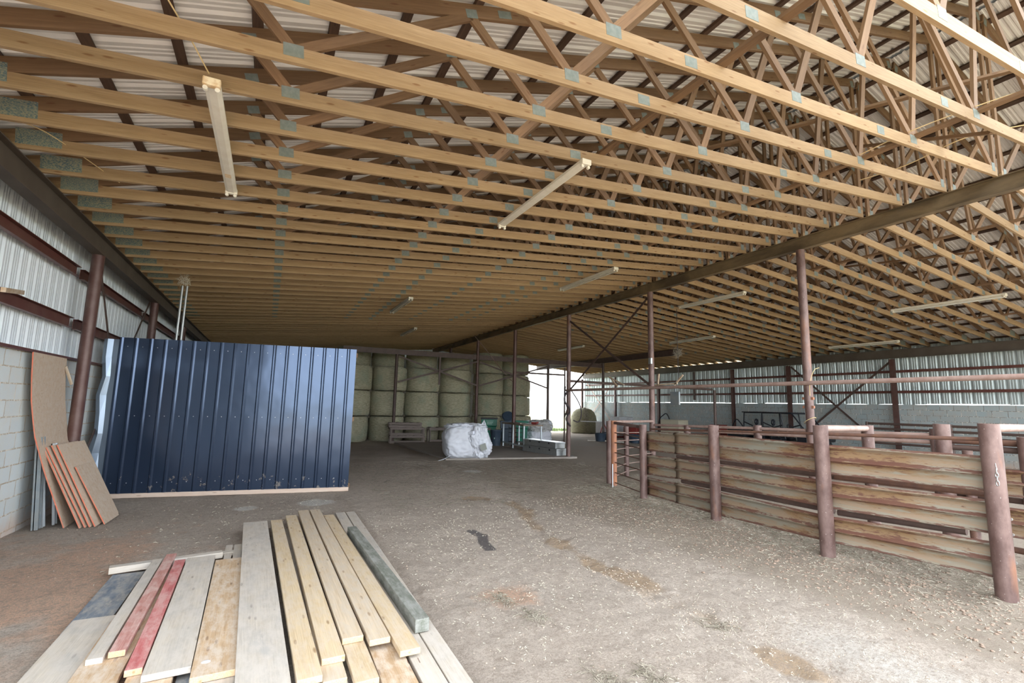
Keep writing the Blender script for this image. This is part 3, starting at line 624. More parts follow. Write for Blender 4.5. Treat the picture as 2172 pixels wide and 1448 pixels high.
# ---------------------------------------------------------------- lumber pile in the foreground
def board(far, near, w, top, th, mat, lab, wob=.0, name='wooden_board', mb=.0):
    zf = gz(*far); zn = gz(*near); base = -.02
    p = (near[0], near[1], top + zg(*near) - th / 2 - .02); q = (far[0], far[1], top + zg(*far) - th / 2 - .02)
    o = plank(name, p, q, w, th, mat, bevel=.003, wob=wob)
    o.data.materials.append(M['endgrain'] if mat in ('l_new', 'l_gold', 'l_pink', 'l_brown', 'l_red') else M[mat])
    for f in o.data.polygons:
        if abs(f.normal.x) > .9: f.material_index = 1
    return tag(o, lab, 'board', 'loose boards in the lumber pile')
T = .038
board((-.03, 7.43), (.10, 3.05), .280, .152, T, 'l_grey', 'widest grey plank running down the middle of the lumber pile')
board((.22, 7.44), (.335, 3.16), .138, .152, T, 'l_gold', 'tan board immediately right of the widest grey plank')
board((.41, 7.68), (.485, 3.35), .138, .150, T, 'l_gold', 'second tan board right of the widest grey plank')
board((.585, 7.97), (.635, 3.57), .138, .150, T, 'l_new', 'third tan board right of the widest plank, shorter near end')
board((.745, 7.96), (.795, 3.47), .138, .152, T, 'l_new', 'fourth tan board right of the widest plank')
board((.905, 7.61), (.955, 3.29), .135, .130, T, 'l_gold', 'tan board left of the weathered grey post, clean sawn end')
board((1.08, 6.63), (1.13, 3.62), .105, .165, .092, 'l_old', 'weathered dark grey square post lying on right of the lumber pile', 0, 'timber_post')
board((1.12, 8.03), (1.02, 2.75), .140, .066, T, 'l_grey', 'pale board under the tan boards, second from the right edge')
board((1.27, 8.04), (1.165, 2.7), .130, .064, T, 'l_grey', 'pale lowest board at the right edge of the lumber pile')
board((.62, 8.12), (.645, 3.08), .138, .110, T, 'l_gold', 'tan board stacked beneath the third tan board, sticking out in front')
board((.435, 7.8), (.475, 3.16), .136, .111, T, 'l_new', 'tan board with rounded end beneath the second tan board')
board((.90, 7.9), (.83, 2.8), .20, .070, T, 'l_brown', 'wide dusty board in the lower layer showing at front right')
board((.40, 7.3), (.42, 2.7), .28, .060, T, 'l_grey', 'dark plank at the very bottom under the right tan boards')
board((-.235, 5.92), (-.165, 3.51), .238, .120, T, 'l_brown', 'wide reddish tan board left of the widest grey plank')
board((-.495, 6.1), (-.415, 3.65), .245, .122, T, 'l_grey', 'wide pale board with a white dropping, left half of the pile')
board((-.675, 6.07), (-.595, 3.76), .089, .120, T, 'l_red', 'narrow board with bright red worn paint')
board((-.785, 6.33), (-.74, 4.06), .089, .122, T, 'l_pink', 'narrow board with faded pinkish red paint')
board((-.885, 6.22), (-.845, 4.03), .086, .110, T, 'l_grey', 'narrow grey board left of the faded red board')
board((-1.055, 4.92), (-1.06, 3.3), .265, .058, T, 'l_grey', 'wide bluish grey plank at the left edge of the pile')
board((-1.095, 6.13), (-1.085, 4.75), .255, .03, .02, 'l_blue', 'dirty dark blue board at far left of the pile', 0)
board((-.80, 6.0), (-.79, 3.3), .25, .078, T, 'l_brown', 'dusty brown plank under the narrow red and grey boards')
board((-.55, 5.9), (-.50, 3.55), .24, .080, T, 'l_brown', 'short sawdust covered board beneath the bright red board')
board((-.36, 5.8), (-.29, 2.9), .12, .040, T, 'l_blue', 'dark blue board on the ground beneath the wide pale boards')
board((-.18, 5.8), (-.12, 2.9), .16, .078, T, 'l_grey', 'grey plank under the wide reddish tan board')
board((-.275, 6.68), (-.26, 6.02), .070, .07, T, 'l_grey', 'left of two short pale offcuts at back of the pile')
board((-.185, 6.65), (-.17, 6.02), .080, .075, T, 'l_grey', 'right of two short pale offcuts at back of the pile')
o = plank('wooden_board', (-1.26, 6.14, .02), (-.32, 6.30, .02), .09, .06, 'l_grey', bevel=.003); tag(o, 'short grey cross piece under the far ends on the left', 'board')
o = plank('wooden_board', (-1.22, 6.26, .0), (-.12, 6.40, .0), .09, .04, 'l_grey', bevel=.003); tag(o, 'low grey cross piece just behind the short cross piece', 'board')
# nails sticking out of board ends
for i, (x, y, z) in enumerate([(.35, 3.12, .07), (.49, 3.31, .12), (.62, 3.53, .12), (.68, 3.53, .12), (.93, 3.25, .10), (1.0, 3.25, .10), (.45, 3.12, .08), (.50, 3.12, .08), (.62, 3.03, .08)]):
    pipe('nail', (x, y + .02, z - .05), (x + .005, y - .03, z - .065), .0018, 'rod', None, 5); 
    o = bpy.context.scene.collection.objects[-1]; tag(o, 'bent nail in a sawn board end, ' + ['first tan board right of the wide plank', 'left nail of second tan board', 'left nail of third tan board', 'right nail of third tan board', 'left nail of board by the old post', 'right nail of board by the old post', 'left nail of rounded lower board', 'right nail of rounded lower board', 'lower board beneath the third tan board'][i], 'nail', 'nails in the sawn board ends')

# ---------------------------------------------------------------- leaning plywood and scraps at the left wall
def curved_sheet(name, pts, w, ydir, mat, lab, th=.012, edge='plyedge', yoff=0):
    """pts: list of (x,z) profile from foot to top at y; sheet spans y..y+w, slight skew"""
    b = MB(); n = len(pts); ndir = []
    for i in range(n):
        a = Vector(pts[max(0, i - 1)]); c = Vector(pts[min(n - 1, i + 1)]); d = (c - a).normalized(); ndir.append(Vector((d.y, -d.x)))
    for i, (x, z) in enumerate(pts):
        nn = ndir[i] * th; s = i / (n - 1)
        b.v += [(x, ydir(s), z), (x, ydir(s) + w, z), (x + nn.x, ydir(s) + w, z + nn.y), (x + nn.x, ydir(s), z + nn.y)]
    for i in range(n - 1):
        for k in range(4): b.f.append((4 * i + k, 4 * i + (k + 1) % 4, 4 * i + 4 + (k + 1) % 4, 4 * i + 4 + k))
    b.f += [(0, 1, 2, 3), (4 * n - 1, 4 * n - 2, 4 * n - 3, 4 * n - 4)]
    o = b.build(name, mat); o.data.materials.append(M[edge])
    for f in o.data.polygons:
        if abs(f.normal.y) > .8 and f.center.y < ydir(.5) + w / 2: f.material_index = 1
    return tag(o, lab, 'plywood', 'plywood leaning on the left wall')
def sheet(name, left, w, lab, th=.013, skew=0.):
    """left: list of (x, y, z) points of the near edge from foot to top; the far edge runs w further back"""
    b = MB(); P = []
    for i in range(len(left) - 1):
        for k in range(4): P.append([left[i][j] + (left[i + 1][j] - left[i][j]) * k / 4 for j in range(3)])
    P.append(list(left[-1])); n = len(P)
    for x, y, z in P:
        for (px, py) in ((x, y), (x + skew, y + w)): b.v += [(px, py, z), (px - th, py, z - th * .35)]
    for i in range(n - 1):
        a = 4 * i; c = a + 4; b.f += [(a, a + 2, c + 2, c), (a + 1, c + 1, c + 3, a + 3), (a, c, c + 1, a + 1), (a + 2, a + 3, c + 3, c + 2)]
    b.f += [(0, 1, 3, 2), (4 * n - 4, 4 * n - 2, 4 * n - 1, 4 * n - 3)]
    o = b.build(name, mat='ply'); o.data.materials.append(M['plyedge'])
    for f in o.data.polygons:
        if f.normal.y < -.7: f.material_index = 1
    return tag(o, lab, 'plywood', 'plywood leaning on the left wall')
sheet('plywood_sheet', [(-2.31, 8.65, -.06), (-2.40, 8.63, .20), (-2.48, 8.60, .44), (-2.56, 8.55, .70), (-2.62, 8.50, .94), (-2.67, 8.45, 1.15), (-2.70, 8.42, 1.35), (-2.725, 8.35, 1.62), (-2.73, 8.27, 1.92), (-2.73, 8.20, 2.24)], 1.14, 'tall warped plywood sheet bowing against the block wall')
sheet('plywood_offcut', [(-2.12, 8.56, -.06), (-2.66, 8.68, 1.03)], .82, 'rearmost of the short plywood pieces leaning in the stack', skew=.03)
sheet('plywood_offcut', [(-2.07, 8.58, -.06), (-2.62, 8.70, 1.00)], .84, 'second plywood piece from the wall in the leaning stack', skew=.04)
sheet('plywood_offcut', [(-2.02, 8.58, -.06), (-2.58, 8.74, 1.02)], .84, 'third plywood piece from the wall in the leaning stack', skew=.05)
sheet('plywood_offcut', [(-1.97, 8.60, -.06), (-2.54, 8.80, 1.02)], .86, 'large front plywood piece in the leaning stack', skew=.06)
sheet('plywood_offcut', [(-1.89, 8.70, -.06), (-2.33, 8.86, .71)], .60, 'smallest front plywood piece with orange red edge', skew=.02)
b = MB(); b.box((0, 0, .6), (.03, .10, 1.2)); b.box((.03, .045, .6), (.05, .01, 1.2)); b.box((.03, -.045, .6), (.05, .01, 1.2))
o = b.build('steel_channel', 'oldz', loc=(-2.62, 8.66, -.06)); o.rotation_euler = (0, R(-4), 0); tag(o, 'grey steel channel standing behind the plywood foot', 'channel')
for k, (y, x, lab) in enumerate(((8.78, -2.58, 'left white metal strip standing behind plywood'), (8.92, -2.50, 'right white metal strip standing behind plywood'))):
    b = MB(); b.box((0, 0, .55), (.015, .07, 1.1)); b.box((.01, .04, .55), (.03, .01, 1.1)); b.box((.01, -.04, .55), (.03, .01, 1.1))
    o = b.build('metal_strip', 'alu', loc=(x, y, -.06)); o.rotation_euler = (0, R(-6), 0); tag(o, lab, 'strip')

# ---------------------------------------------------------------- pens
FP = [(5.98, 2.03, 1.62, .078), (5.87, 3.50, 1.535, .078), (6.13, 5.27, 1.455, .078), (6.36, 7.09, 1.38, .068)]
FL = ['thick round fence post at front right corner of the pen with a chain', 'second round fence post from the front', 'third round fence post from the front', 'fourth round fence post beside the small barred gate']
for i, ((x, y, z, r), lab) in enumerate(zip(FP, FL)):
    t = empty('fence_post', (x, y, gz(x, y) - .06), 0, lab, 'fence post', 'round fence posts of the pen')
    MB().tube((0, 0, 0), (0, 0, z - gz(x, y) + .06), r, 24, cap=False).build('pipe', 'pen', t, smooth=True)
    MB().tube((0, 0, z - gz(x, y) + .045), (0, 0, z - gz(x, y) + .055), r - .004, 20).build('pipe_cap', 'penrust', t)
# chain on first post
b = MB()
for k in range(4):
    cz = 1.20 - k * .035; cy = 0
    pts = [Vector((.012 * math.cos(a) if k % 2 == 0 else .003 * math.cos(a), .003 * math.cos(a) if k % 2 == 0 else .012 * math.cos(a), .024 * math.sin(a))) for a in [2 * PI * i / 8 for i in range(9)]]
    b.path([Vector((5.906, 1.985, cz)) + p for p in pts], .0035, 5)
b.path([(5.915, 1.99, 1.27), (5.905, 1.985, 1.24), (5.91, 1.98, 1.215)], .003, 5)
tag(b.build('hanging_chain', 'chain'), 'short silver chain hanging on the nearest fence post', 'chain')
# guard rails: w profile (depth d, height fraction)
PROF = [(.020, 0, 1, 0), (.020, .025, 1, 0), (.010, .055, .9, .3), (.003, .10, 0, 1), (.003, .20, 0, 1), (.004, .33, 0, 1), (.010, .385, .1, .8), (.024, .43, .45, 0), (.032, .465, .35, 0), (.026, .50, 1, 0), (.008, .545, .75, .3),
        (.003, .60, 0, 1), (.003, .70, 0, 1), (.004, .80, 0, 1), (.010, .85, .1, .7), (.026, .895, .1, 0), (.032, .925, .2, 0), (.024, .955, .7, 0), (.006, .985, 1, 0), (.004, 1, 1, 0)]
def guard(stations, lab, name='guard_rail', group='corrugated guard rails of the pen', side=1, bolts=()):
    """stations: (x,y,zlo,zhi); profile bulges towards -normal"""
    t = empty(name, (stations[0][0], stations[0][1], stations[0][2]), 0, lab, 'guard rail', group); ox, oy, oz = stations[0][:3]
    b = MB(); n = len(PROF); fine = []
    for (a, c) in zip(stations, stations[1:]):
        k = 8
        for i in range(k): s = i / k; fine.append([a[j] + (c[j] - a[j]) * s for j in range(4)])
    fine.append(list(stations[-1])); cols = []
    for i, (x, y, lo, hi) in enumerate(fine):
        a = fine[max(0, i - 1)]; c = fine[min(len(fine) - 1, i + 1)]; d = Vector((c[0] - a[0], c[1] - a[1])).normalized(); nr = Vector((-d.y, d.x)) * side
        wv = .006 * math.sin(y * 5 + lo * 9)
        for (dep, fr, ru, ta) in PROF:
            dep *= 1.4; b.v.append((x - ox + nr.x * (dep + wv), y - oy + nr.y * (dep + wv), lo + (hi - lo) * fr - oz)); 
            cols.append((ru, ta, 0, 1))
    for i in range(len(fine) - 1):
        for k in range(n - 1): b.f.append((i * n + k, i * n + k + 1, (i + 1) * n + k + 1, (i + 1) * n + k))
    o = b.build('rail_beam', 'guard', t, solid=.004, smooth=True); ca = o.data.color_attributes.new('dirt', 'FLOAT_COLOR', 'POINT')
    for i, c in enumerate(cols): ca.data[i].color = c
    for (s, fr) in bolts:
        k = min(len(fine) - 1, int(s * (len(fine) - 1))); x, y, lo, hi = fine[k]; a = fine[max(0, k - 1)]; c = fine[min(len(fine) - 1, k + 1)]; d = Vector((c[0] - a[0], c[1] - a[1])).normalized(); nr = Vector((-d.y, d.x)) * side
        p = Vector((x - ox, y - oy, lo + (hi - lo) * fr - oz)); q = p + Vector((nr.x, nr.y, 0)) * .012; MB().tube(p, q, .014, 8).build('bolt', 'chain', t, smooth=True)
    return t
r = .085
F = [(FP[0][0] + .10, FP[0][1] - .05), (FP[1][0] + .10, FP[1][1]), (FP[2][0] + .10, FP[2][1]), (FP[3][0] + .09, FP[3][1])]
mid = lambda a, c, s: (a[0] + (c[0] - a[0]) * s, a[1] + (c[1] - a[1]) * s)
m3 = mid(F[2], F[3], .55)
bands = [('top', [(1.00, 1.32), (.97, 1.31), (.945, 1.31), (.90, 1.26)]), ('middle', [(.62, .92), (.58, .89), (.555, .86), (.46, .83)]), ('bottom', [(.235, .55), (.20, .49), (.115, .46), (.10, .41)])]
for nm, hh in bands:
    st = [(*F[0], *hh[0]), (*F[1], *hh[1]), (*F[2], *hh[2]), (*m3, (hh[2][0] + hh[3][0]) / 2, (hh[2][1] + hh[3][1]) / 2)]
    guard(st, 'long rusty corrugated rail, %s row, behind the front fence posts' % nm, side=1, bolts=((.02, .5), (.97, .5), (.97, .05), (.03, .05)) if nm != 'top' else ((.97, .95), (.05, .05)))
    m3b = (m3[0] + .01, m3[1] - .08)
    st = [(m3b[0] + .008, m3b[1], (hh[2][0] + hh[3][0]) / 2 - .004, (hh[2][1] + hh[3][1]) / 2 - .004), (*F[3], *hh[3])]
    guard(st, 'short rusty corrugated rail, %s row, beside the barred gate' % nm, side=1, bolts=((.1, .5),))
def rail(p, q, r, mat, lab, name='pipe_rail'): return tag(pipe(name, p, q, r, mat), lab, 'rail')
rail((5.9, 3.55, 1.435), (6.5, 7.05, 1.30), .016, 'rod', 'thin rusty rail on top of front fence, farther half'.replace('on top', 'along the top'))
rail((6.05, 2.0, 1.475), (5.95, 3.62, 1.43), .019, 'rod', 'thin rusty rail along the top of the front fence, nearest half')
rail((6.20, 2.35, .565), (6.12, 3.5, .52), .035, 'dark', 'dark pipe in the low gap of the front fence, nearest')
rail((6.12, 3.55, .53), (6.42, 6.2, .47), .035, 'dark', 'dark pipe in the low gap of the front fence, farther')
rail((6.18, 2.1, .955), (6.10, 3.5, .93), .03, 'rod', 'flat rusty bar in the high gap of the front fence, nearest')
rail((6.10, 3.5, .93), (6.42, 6.3, .87), .03, 'dark', 'dark bar in the high gap of the front fence, farther')
# corner of barred gate
E = (6.75, 8.44); E2 = (6.98, 8.9); FF = (8.2, 9.75)
for (x, y), z, r_, mat, lab in ((E, 1.40, .062, 'penrust', 'orange rusty corner post of the barred gate'), (E2, 1.38, .06, 'pen', 'dark corner post behind the orange rusty one'), (FF, 1.27, .06, 'pen', 'post between barred gate sides, farther back')):
    t = empty('gate_post', (x, y, gz(x, y) - .05), 0, lab, 'gate post'); MB().tube((0, 0, 0), (0, 0, z - gz(x, y) + .05), r_, 18).build('pipe', mat, t, smooth=True)
def barred(P, Q, z0, z1, zt0, zt1, lab, n=6, toprail=True, rr=.011, mat='rod', tm='pen'):
    t = empty('barred_panel', (P[0], P[1], z0), 0, lab, 'barred panel'); ox = Vector((P[0], P[1], z0))
    if toprail: pipe('top_rail', Vector((*P, zt0)) - ox, Vector((*Q, zt1)) - ox, .03, tm, t)
    for k in range(n):
        a = z0 + (zt0 - z0) * k / n; c = z1 + (zt1 - z1) * k / n
        pipe('bar', Vector((*P, a)) - ox, Vector((*Q, c)) - ox, rr, mat, t, 8)
    return t
barred(E, FP[3][:2], .10, .12, 1.36, 1.33, 'barred gate panel between the orange post and fourth fence post')
barred(E2, FF, .10, .10, 1.34, 1.25, 'barred gate panel running back from the dark corner post', mat='penrail')
barred(FF, (XC, 10.25), .1, .1, 1.25, 1.22, 'barred panel running to the switch box post', mat='penrail', toprail=False)
rail((E2[0], E2[1], 1.36), (XC, 10.27, 1.33), .033, 'penrail', 'pale top rail from the gate corner to the switch box post')
tag(MB().tube((0, 0, 0), (0, 0, .5), .012, 8).build('marker_rod', 'white', loc=(6.64, 8.35, gz(6.64, 8.35) - .02)), 'short white rod at the foot of the orange post', 'rod')
# row of pen posts under the ridge line
for x, y, z, lab in ((XC, 7.06, 1.37, 'short pen post left of the wire tied ridge post'), (XC, 9.05, 1.27, 'short pen post near the switch box ridge post'), (XC, 3.9, 1.46, 'short pen post under the ridge line nearest the front')):
    t = empty('pen_post', (x, y, zg(x, y) - .05), 0, lab, 'pen post'); MB().tube((0, 0, 0), (0, 0, z - zg(x, y) + .05), .08, 18).build('pipe', 'pen', t, smooth=True)
for z, nm in ((1.28, 'top'), (1.17, 'second'), (.80, 'third'), (.42, 'lowest')):
    rail((XC, 3.9, z + .08), (XC, 5.82, z + .04), .033, 'penrail', '%s pale rail of the ridge line pen, nearest span' % nm)
    rail((XC, 5.98, z + .04), (XC, 7.0, z + .02), .033, 'penrail', '%s pale rail of the ridge line pen, middle span' % nm)
    rail((XC, 7.12, z + .02), (XC, 10.22, z - .05), .033, 'penrail', '%s pale rail of the ridge line pen, far span' % nm)
# second fence line
X2 = 7.6
for x, y, z, rr, lab in ((X2, 3.88, 1.52, .075, 'pen post joined to the second fence post by a top rail'), (X2, 3.03, 1.575, .085, 'thick pen post just left of the nearest fence post'), (7.60, 2.80, 1.27, .05, 'slim pen post tucked behind the thick one'), (7.62, 2.28, 1.46, .08, 'pen post at right edge of the picture')):
    t = empty('pen_post', (x, y, zg(x, y) - .05), 0, lab, 'pen post'); MB().tube((0, 0, 0), (0, 0, z - zg(x, y) + .05), rr, 20).build('pipe', 'pen', t, smooth=True)
rail((FP[1][0] + .05, FP[1][1], 1.50), (X2, 3.88, 1.475), .04, 'penrail', 'pale top rail from the second fence post to the pen post behind')
rail((FP[0][0] + .05, FP[0][1], 1.58), (7.62, 2.28, 1.565), .04, 'penrail', 'bright top rail from the nearest fence post to the right edge')
for z, m_, lab, far in ((1.37, 'rod', 'rusty upper rail of the second fence', 3.88), (1.29, 'dark', 'dark upper pipe of the second fence', 3.87), (.73, 'dark', 'middle pipe of the second fence', 3.0), (.18, 'rod', 'low pipe of the second fence', 3.0)):
    if far > 4: rail((X2 + .05, 3.0, z), (X2, far, z - .02), .035, m_, lab)
    rail((X2 + .12, .9, z + .03), (X2 + .10, 3.0, z), .035, m_, lab + ', nearest length')
guard([(X2 - .02, .9, .84, 1.13), (X2 - .02, 2.92, .78, 1.08)], 'corrugated rail right of the nearest post, top row', side=1)
guard([(X2 - .02, .9, .38, .70), (X2 - .02, 2.92, .34, .66)], 'corrugated rail right of the nearest post, middle row', side=1)
for k, (z, m_) in enumerate(((1.30, 'dark'), (1.12, 'dark'), (.94, 'dark'), (.6, 'dark'))):
    rail((20.2, 5.0, z), (20.2, 10.3, z), .04, m_, 'dark pipe rail before the right block wall, %s from the top' % ordn(k + 1))
for y in (5.2, 7.8, 10.3):
    post(20.2, y, zg(20, y) - .05, 1.36, .05, 'dark', 'dark pen post before the right block wall, %s' % {5.2: 'nearest', 7.8: 'middle', 10.3: 'farthest'}[y], 'pen post', 'pen_post', 12)
# wire on ridge post and hinge lugs
cable([(XC - .09, 5.82, 2.0), (XC - .1, 5.80, 2.25), (XC + .02, 5.78, 2.5), (XC + .15, 5.75, 2.56)], .006, 'twine', 'pale twine looped up the nearest ridge post', 'wire_loop', 'wire')
pts = [(XC + .10 * math.cos(a), 5.9 + .10 * math.sin(a), 1.52 - .06 * math.sin(a)) for a in [2 * PI * i / 10 for i in range(11)]]
cable(pts, .006, 'twine', 'pale wire ring around the nearest ridge post', 'wire_loop', 'wire')
for z in (1.78, 1.95): tag(MB().box((0, 0, 0), (.05, .22, .05)).build('hinge_lug', 'penrust', loc=(XC - .02, 5.9, z)), 'rusty hinge lug on the nearest ridge post, %s' % ('lower' if z < 1.9 else 'upper'), 'hinge')
tag(MB().box((0, 0, 0), (.06, .09, .17)).build('switch_box', 'galv', loc=(XC - .10, 10.22, 3.0), bevel=.005), 'small grey switch box on the second ridge post', 'switch box')
# hung things
t = nest((12.2, 11.85, 3.55), .20, 110, 'straw_wreath', 'round straw tangle hanging from the right trusses', 'straw2', 'straw tangle', 1.)
cable([(12.2, 11.85, 5.06), (12.2, 11.85, 3.7), (12.15, 11.8, 3.2), (12.1, 11.75, 2.75), (12.0, 11.7, 2.55)], .012, 'rope', 'dark cord hanging through the straw tangle', 'rope', 'rope')
tag(MB().box((0, 0, 0), (.05, .30, .34)).box((0, 0, .21), (.02, .04, .12)).build('feed_box', 'oldz', loc=(XC - .1, 9.33, 1.96), bevel=.004), 'grey hanging box below the head height rail', 'box')
for k, (a, c) in enumerate((((XC - .15, 10.0, 2.32), (XC - .15, 9.2, 2.34)), ((XC - .15, 11.3, 2.36), (XC - .15, 12.0, 2.62)), ((XC - .15, 11.6, 2.32), (XC - .15, 11.95, 2.6)), ((XC - .15, 9.3, 2.3), (XC - .15, 9.0, 2.55)), ((XC - .15, 9.9, 2.30), (XC - .15, 9.85, 2.62)))):
    tag(plank('wood_scrap', a, c, .03, .035, 'l_brown'), 'stick poking up from the head height rail, %s from the near side' % ordn([2, 4, 5, 1, 3][k]), 'stick')
cable([(9.48, 14.42, 2.25), (9.3, 14.35, 1.9), (9.55, 14.35, 1.55), (9.35, 14.3, 1.25), (9.6, 14.4, 1.0)], .03, 'rope', 'dark knotted rope hanging beside the pad corner post', 'rope', 'rope')
cable([(9.58, 14.42, 2.3), (9.78, 14.5, 2.15), (10.0, 14.45, 1.8), (10.1, 14.45, 1.45), (9.95, 14.4, 1.15), (9.75, 14.45, 1.2)], .022, 'rope', 'dark halter loop hanging right of the pad corner post', 'halter', 'halter')
cable([(12.2, 18.74, 2.6), (12.15, 18.7, 2.0), (12.28, 18.72, 1.6), (12.16, 18.7, 1.2)], .03, 'rope', 'dark rope tied down the thin post', 'rope', 'rope')

# ---------------------------------------------------------------- hay
def bale_mesh(seed, r=.84, h=1.2):
    b = MB(); rnd = random.Random(seed); prof = [(0, 0), (r * .7, .0), (r * .93, .03), (r * .99, .12), (r * 1.0, h * .3), (r * 1.01, h * .6), (r * .99, h - .12), (r * .93, h - .03), (r * .7, h), (0, h)]
    n = 36; b.lathe(prof, n)
    out = []
    for v in b.v:
        p = Vector(v); k = noise.fractal(Vector((p.x * 1.5 + seed * 7, p.y * 1.5, p.z * 1.5)), 1, 2, 3); rr = math.hypot(p.x, p.y); s = 1 + .035 * k if rr > .1 else 1
        out.append((p.x * s, p.y * s, p.z + .02 * k))
    b.v = out; return b
def fuzz(seed, r, h, n=260):
    b = MB(); rnd = random.Random(seed)
    for i in range(n):
        a = rnd.uniform(0, 2 * PI); z = rnd.choice([rnd.uniform(0, h), rnd.uniform(-.01, .08), rnd.uniform(h - .08, h + .01)]); d = Vector((math.cos(a), math.sin(a), 0)); p = d * (r * .985) + Vector((0, 0, z))
        q = p + d * rnd.uniform(.01, .04) + Vector((rnd.uniform(-.06, .06), rnd.uniform(-.06, .06), rnd.uniform(-.08, .05))); b.bar(p, q, .006, .006)
    return b
bm_ = [bale_mesh(s) for s in (1, 2, 3)]
protos = []
for s in range(3):
    e = empty('hay_bale'); bm_[s].build('bale_body', 'hay', e, smooth=True); o = fuzz(s + 5, .84, 1.2).build('loose_stems', 'straw2', e); o['kind'] = 'stuff'; protos.append((e, prep(e)))
used = [False] * 3; cnt = 0
def bale(x, y, z, lab, r=.84, h=1.2, group='round hay bales stacked at the back'):
    global cnt
    k = cnt % 3; cnt += 1; e, pf = protos[k]
    if used[k]: t = dup(e, pf)
    else: used[k] = True; t = e
    t.location = (x, y, z); t.rotation_euler = (0, 0, (cnt % 4) * PI / 2); t.scale = (r / .84, r / .84, h / 1.2); tag(t, lab, 'hay bale', group); return t
lv = ['bottom', 'second from bottom', 'third from bottom', 'top']
stacks = [(3.55, 24.2, 3, 'front stack half hidden by the navy wall', .86), (5.30, 24.25, 3, 'front stack behind the wooden pallets', .84), (7.05, 24.25, 3, 'front stack left of the hanging upright', .86), (8.83, 24.3, 3, 'front stack just left of middle post', .86),
          (11.85, 26.8, 4, 'tall stack behind the green bins', .90), (13.72, 27.0, 4, 'tall stack at the edge of the far opening', .92), (15.15, 29.2, 3, 'dark stack peeping out beside the far opening', .86),
          (3.9, 26.3, 4, 'back row stack above the navy wall end', .86), (5.7, 26.3, 4, 'back row stack under the small far lamp', .86), (7.55, 26.3, 4, 'back row stack above the crossed braces', .86), (9.5, 26.4, 4, 'back row stack behind the middle post', .92)]
for x, y, n, nm, r_ in stacks:
    h = 1.215 if n == 3 else (1.245 if x > 10 else 1.19)
    for k in range(n):
        j = .05 * math.sin(x * 3 + k * 2.1)
        bale(x + j, y + .03 * math.cos(k * 3 + x), zg(x, y) + k * h, 'hay bale, %s in the %s' % (('top' if k == n - 1 else lv[k]), nm), r_, h - .005)
# single bale at the far opening
def dome_bale():
    t = empty('hay_bale', (20.6, 29.2, zg(20, 29)), 0, 'single round hay bale alone at the far opening', 'hay bale')
    b = MB(); n = 40; b.lathe([(0, 0), (.80, 0), (.93, .06), (.98, .3), (.97, .75), (.90, 1.2), (.76, 1.52), (.55, 1.70), (.3, 1.78), (0, 1.80)], n)
    b.v = [(v[0] * (1 + .04 * noise.fractal(Vector(v) * 1.6, 1, 2, 3)), v[1] * (1 + .04 * noise.fractal(Vector(v) * 1.6, 1, 2, 3)), v[2] * 1.0) for v in b.v]
    b.build('bale_body', 'hay2', t, smooth=True); o = fuzz(9, .93, 1.3, 200).build('loose_stems', 'straw2', t); o['kind'] = 'stuff'
    b = MB(); rnd = random.Random(4)
    for i in range(200):
        s = rnd.random(); a = -2.0 + rnd.uniform(-.16, .16); z = 1.84 - s * s * 1.7; rr = .35 + .62 * min(1, s * 1.8); p = Vector((math.cos(a) * rr, math.sin(a) * rr, z)); b.bar(p, p + Vector((rnd.uniform(-.08, .08), rnd.uniform(-.08, .02), -.22)), .014, .014)
    o = b.build('trailing_hay', 'straw2', t); o['kind'] = 'stuff'
dome_bale()

# ---------------------------------------------------------------- bags
def lump(name, c, dims, mat, parent=None, amp=.08, seed=0, sq=3.2, fr=2.2, sub=6, flat=.0, crease=.02):
    bm = bmesh.new(); bmesh.ops.create_cube(bm, size=2); bmesh.ops.subdivide_edges(bm, edges=bm.edges, cuts=2 ** sub // 2, use_grid_fill=True)
    for v in bm.verts:
        p = v.co; l = (abs(p.x) ** sq + abs(p.y) ** sq + abs(p.z) ** sq) ** (1 / sq); p = p / l
        k = noise.fractal(Vector((p.x * fr + seed, p.y * fr, p.z * fr)), 1, 2, 4); cr = 1 - abs(noise.noise(Vector((p.x * fr * 2.2 + seed, p.y * fr * 2.2, p.z * fr * 2.2)))) * 2
        p = p * (1 + amp * k + crease * cr); v.co = Vector((p.x * dims[0] / 2, p.y * dims[1] / 2, max(p.z, -1 + flat) * dims[2] / 2))
    me = bpy.data.meshes.new(name); bm.to_mesh(me); bm.free(); me.materials.append(M[mat])
    for f in me.polygons: f.use_smooth = True
    o = bpy.data.objects.new(name, me); COL.objects.link(o); o.parent = parent; o.location = c; return o
zp = -.06
bg = empty('bulk_bag', (5.98, 15.35, zp), -.2, 'large slumped white bulk bag on the corner of the concrete pad', 'bag')
lump('bag_body', (-.02, 0, .50), (1.35, 1.2, 1.06), 'bag', bg, .05, 1, 4, 1.8, 6, .0, .035)
o = lump('bag_flap', (.42, -.38, .50), (.72, .62, 1.05), 'bag', bg, .16, 5, 2.6, 2.4, 6, .0, .09); o.rotation_euler = (R(12), R(-20), 0)
o = lump('bag_mouth', (.05, .0, .98), (1.25, .9, .26), 'bag', bg, .22, 9, 2.4, 3.0, 6, 0, .12)
P = [(.52, .0, .85), (.60, -.02, 1.10), (.66, 0, 1.20), (.70, .02, 1.10), (.66, .03, .86)]
o = MB().path([Vector(p) for p in P], .03, 8).build('lifting_loop', 'bag', bg, smooth=True)
o = MB().box((0, 0, 0), (.20, .01, .22)).build('label_patch', 'tagm', bg, loc=(.50, -.745, .38)); o.rotation_euler = (R(14), R(-20), 0)
cable([(5.35, 15.0, .02), (5.22, 14.9, -.02), (5.1, 14.85, -.06), (4.9, 14.75, -.09)], .008, 'bag', 'white cord trailing from the bulk bag over the dirt', 'cord', 'cord')
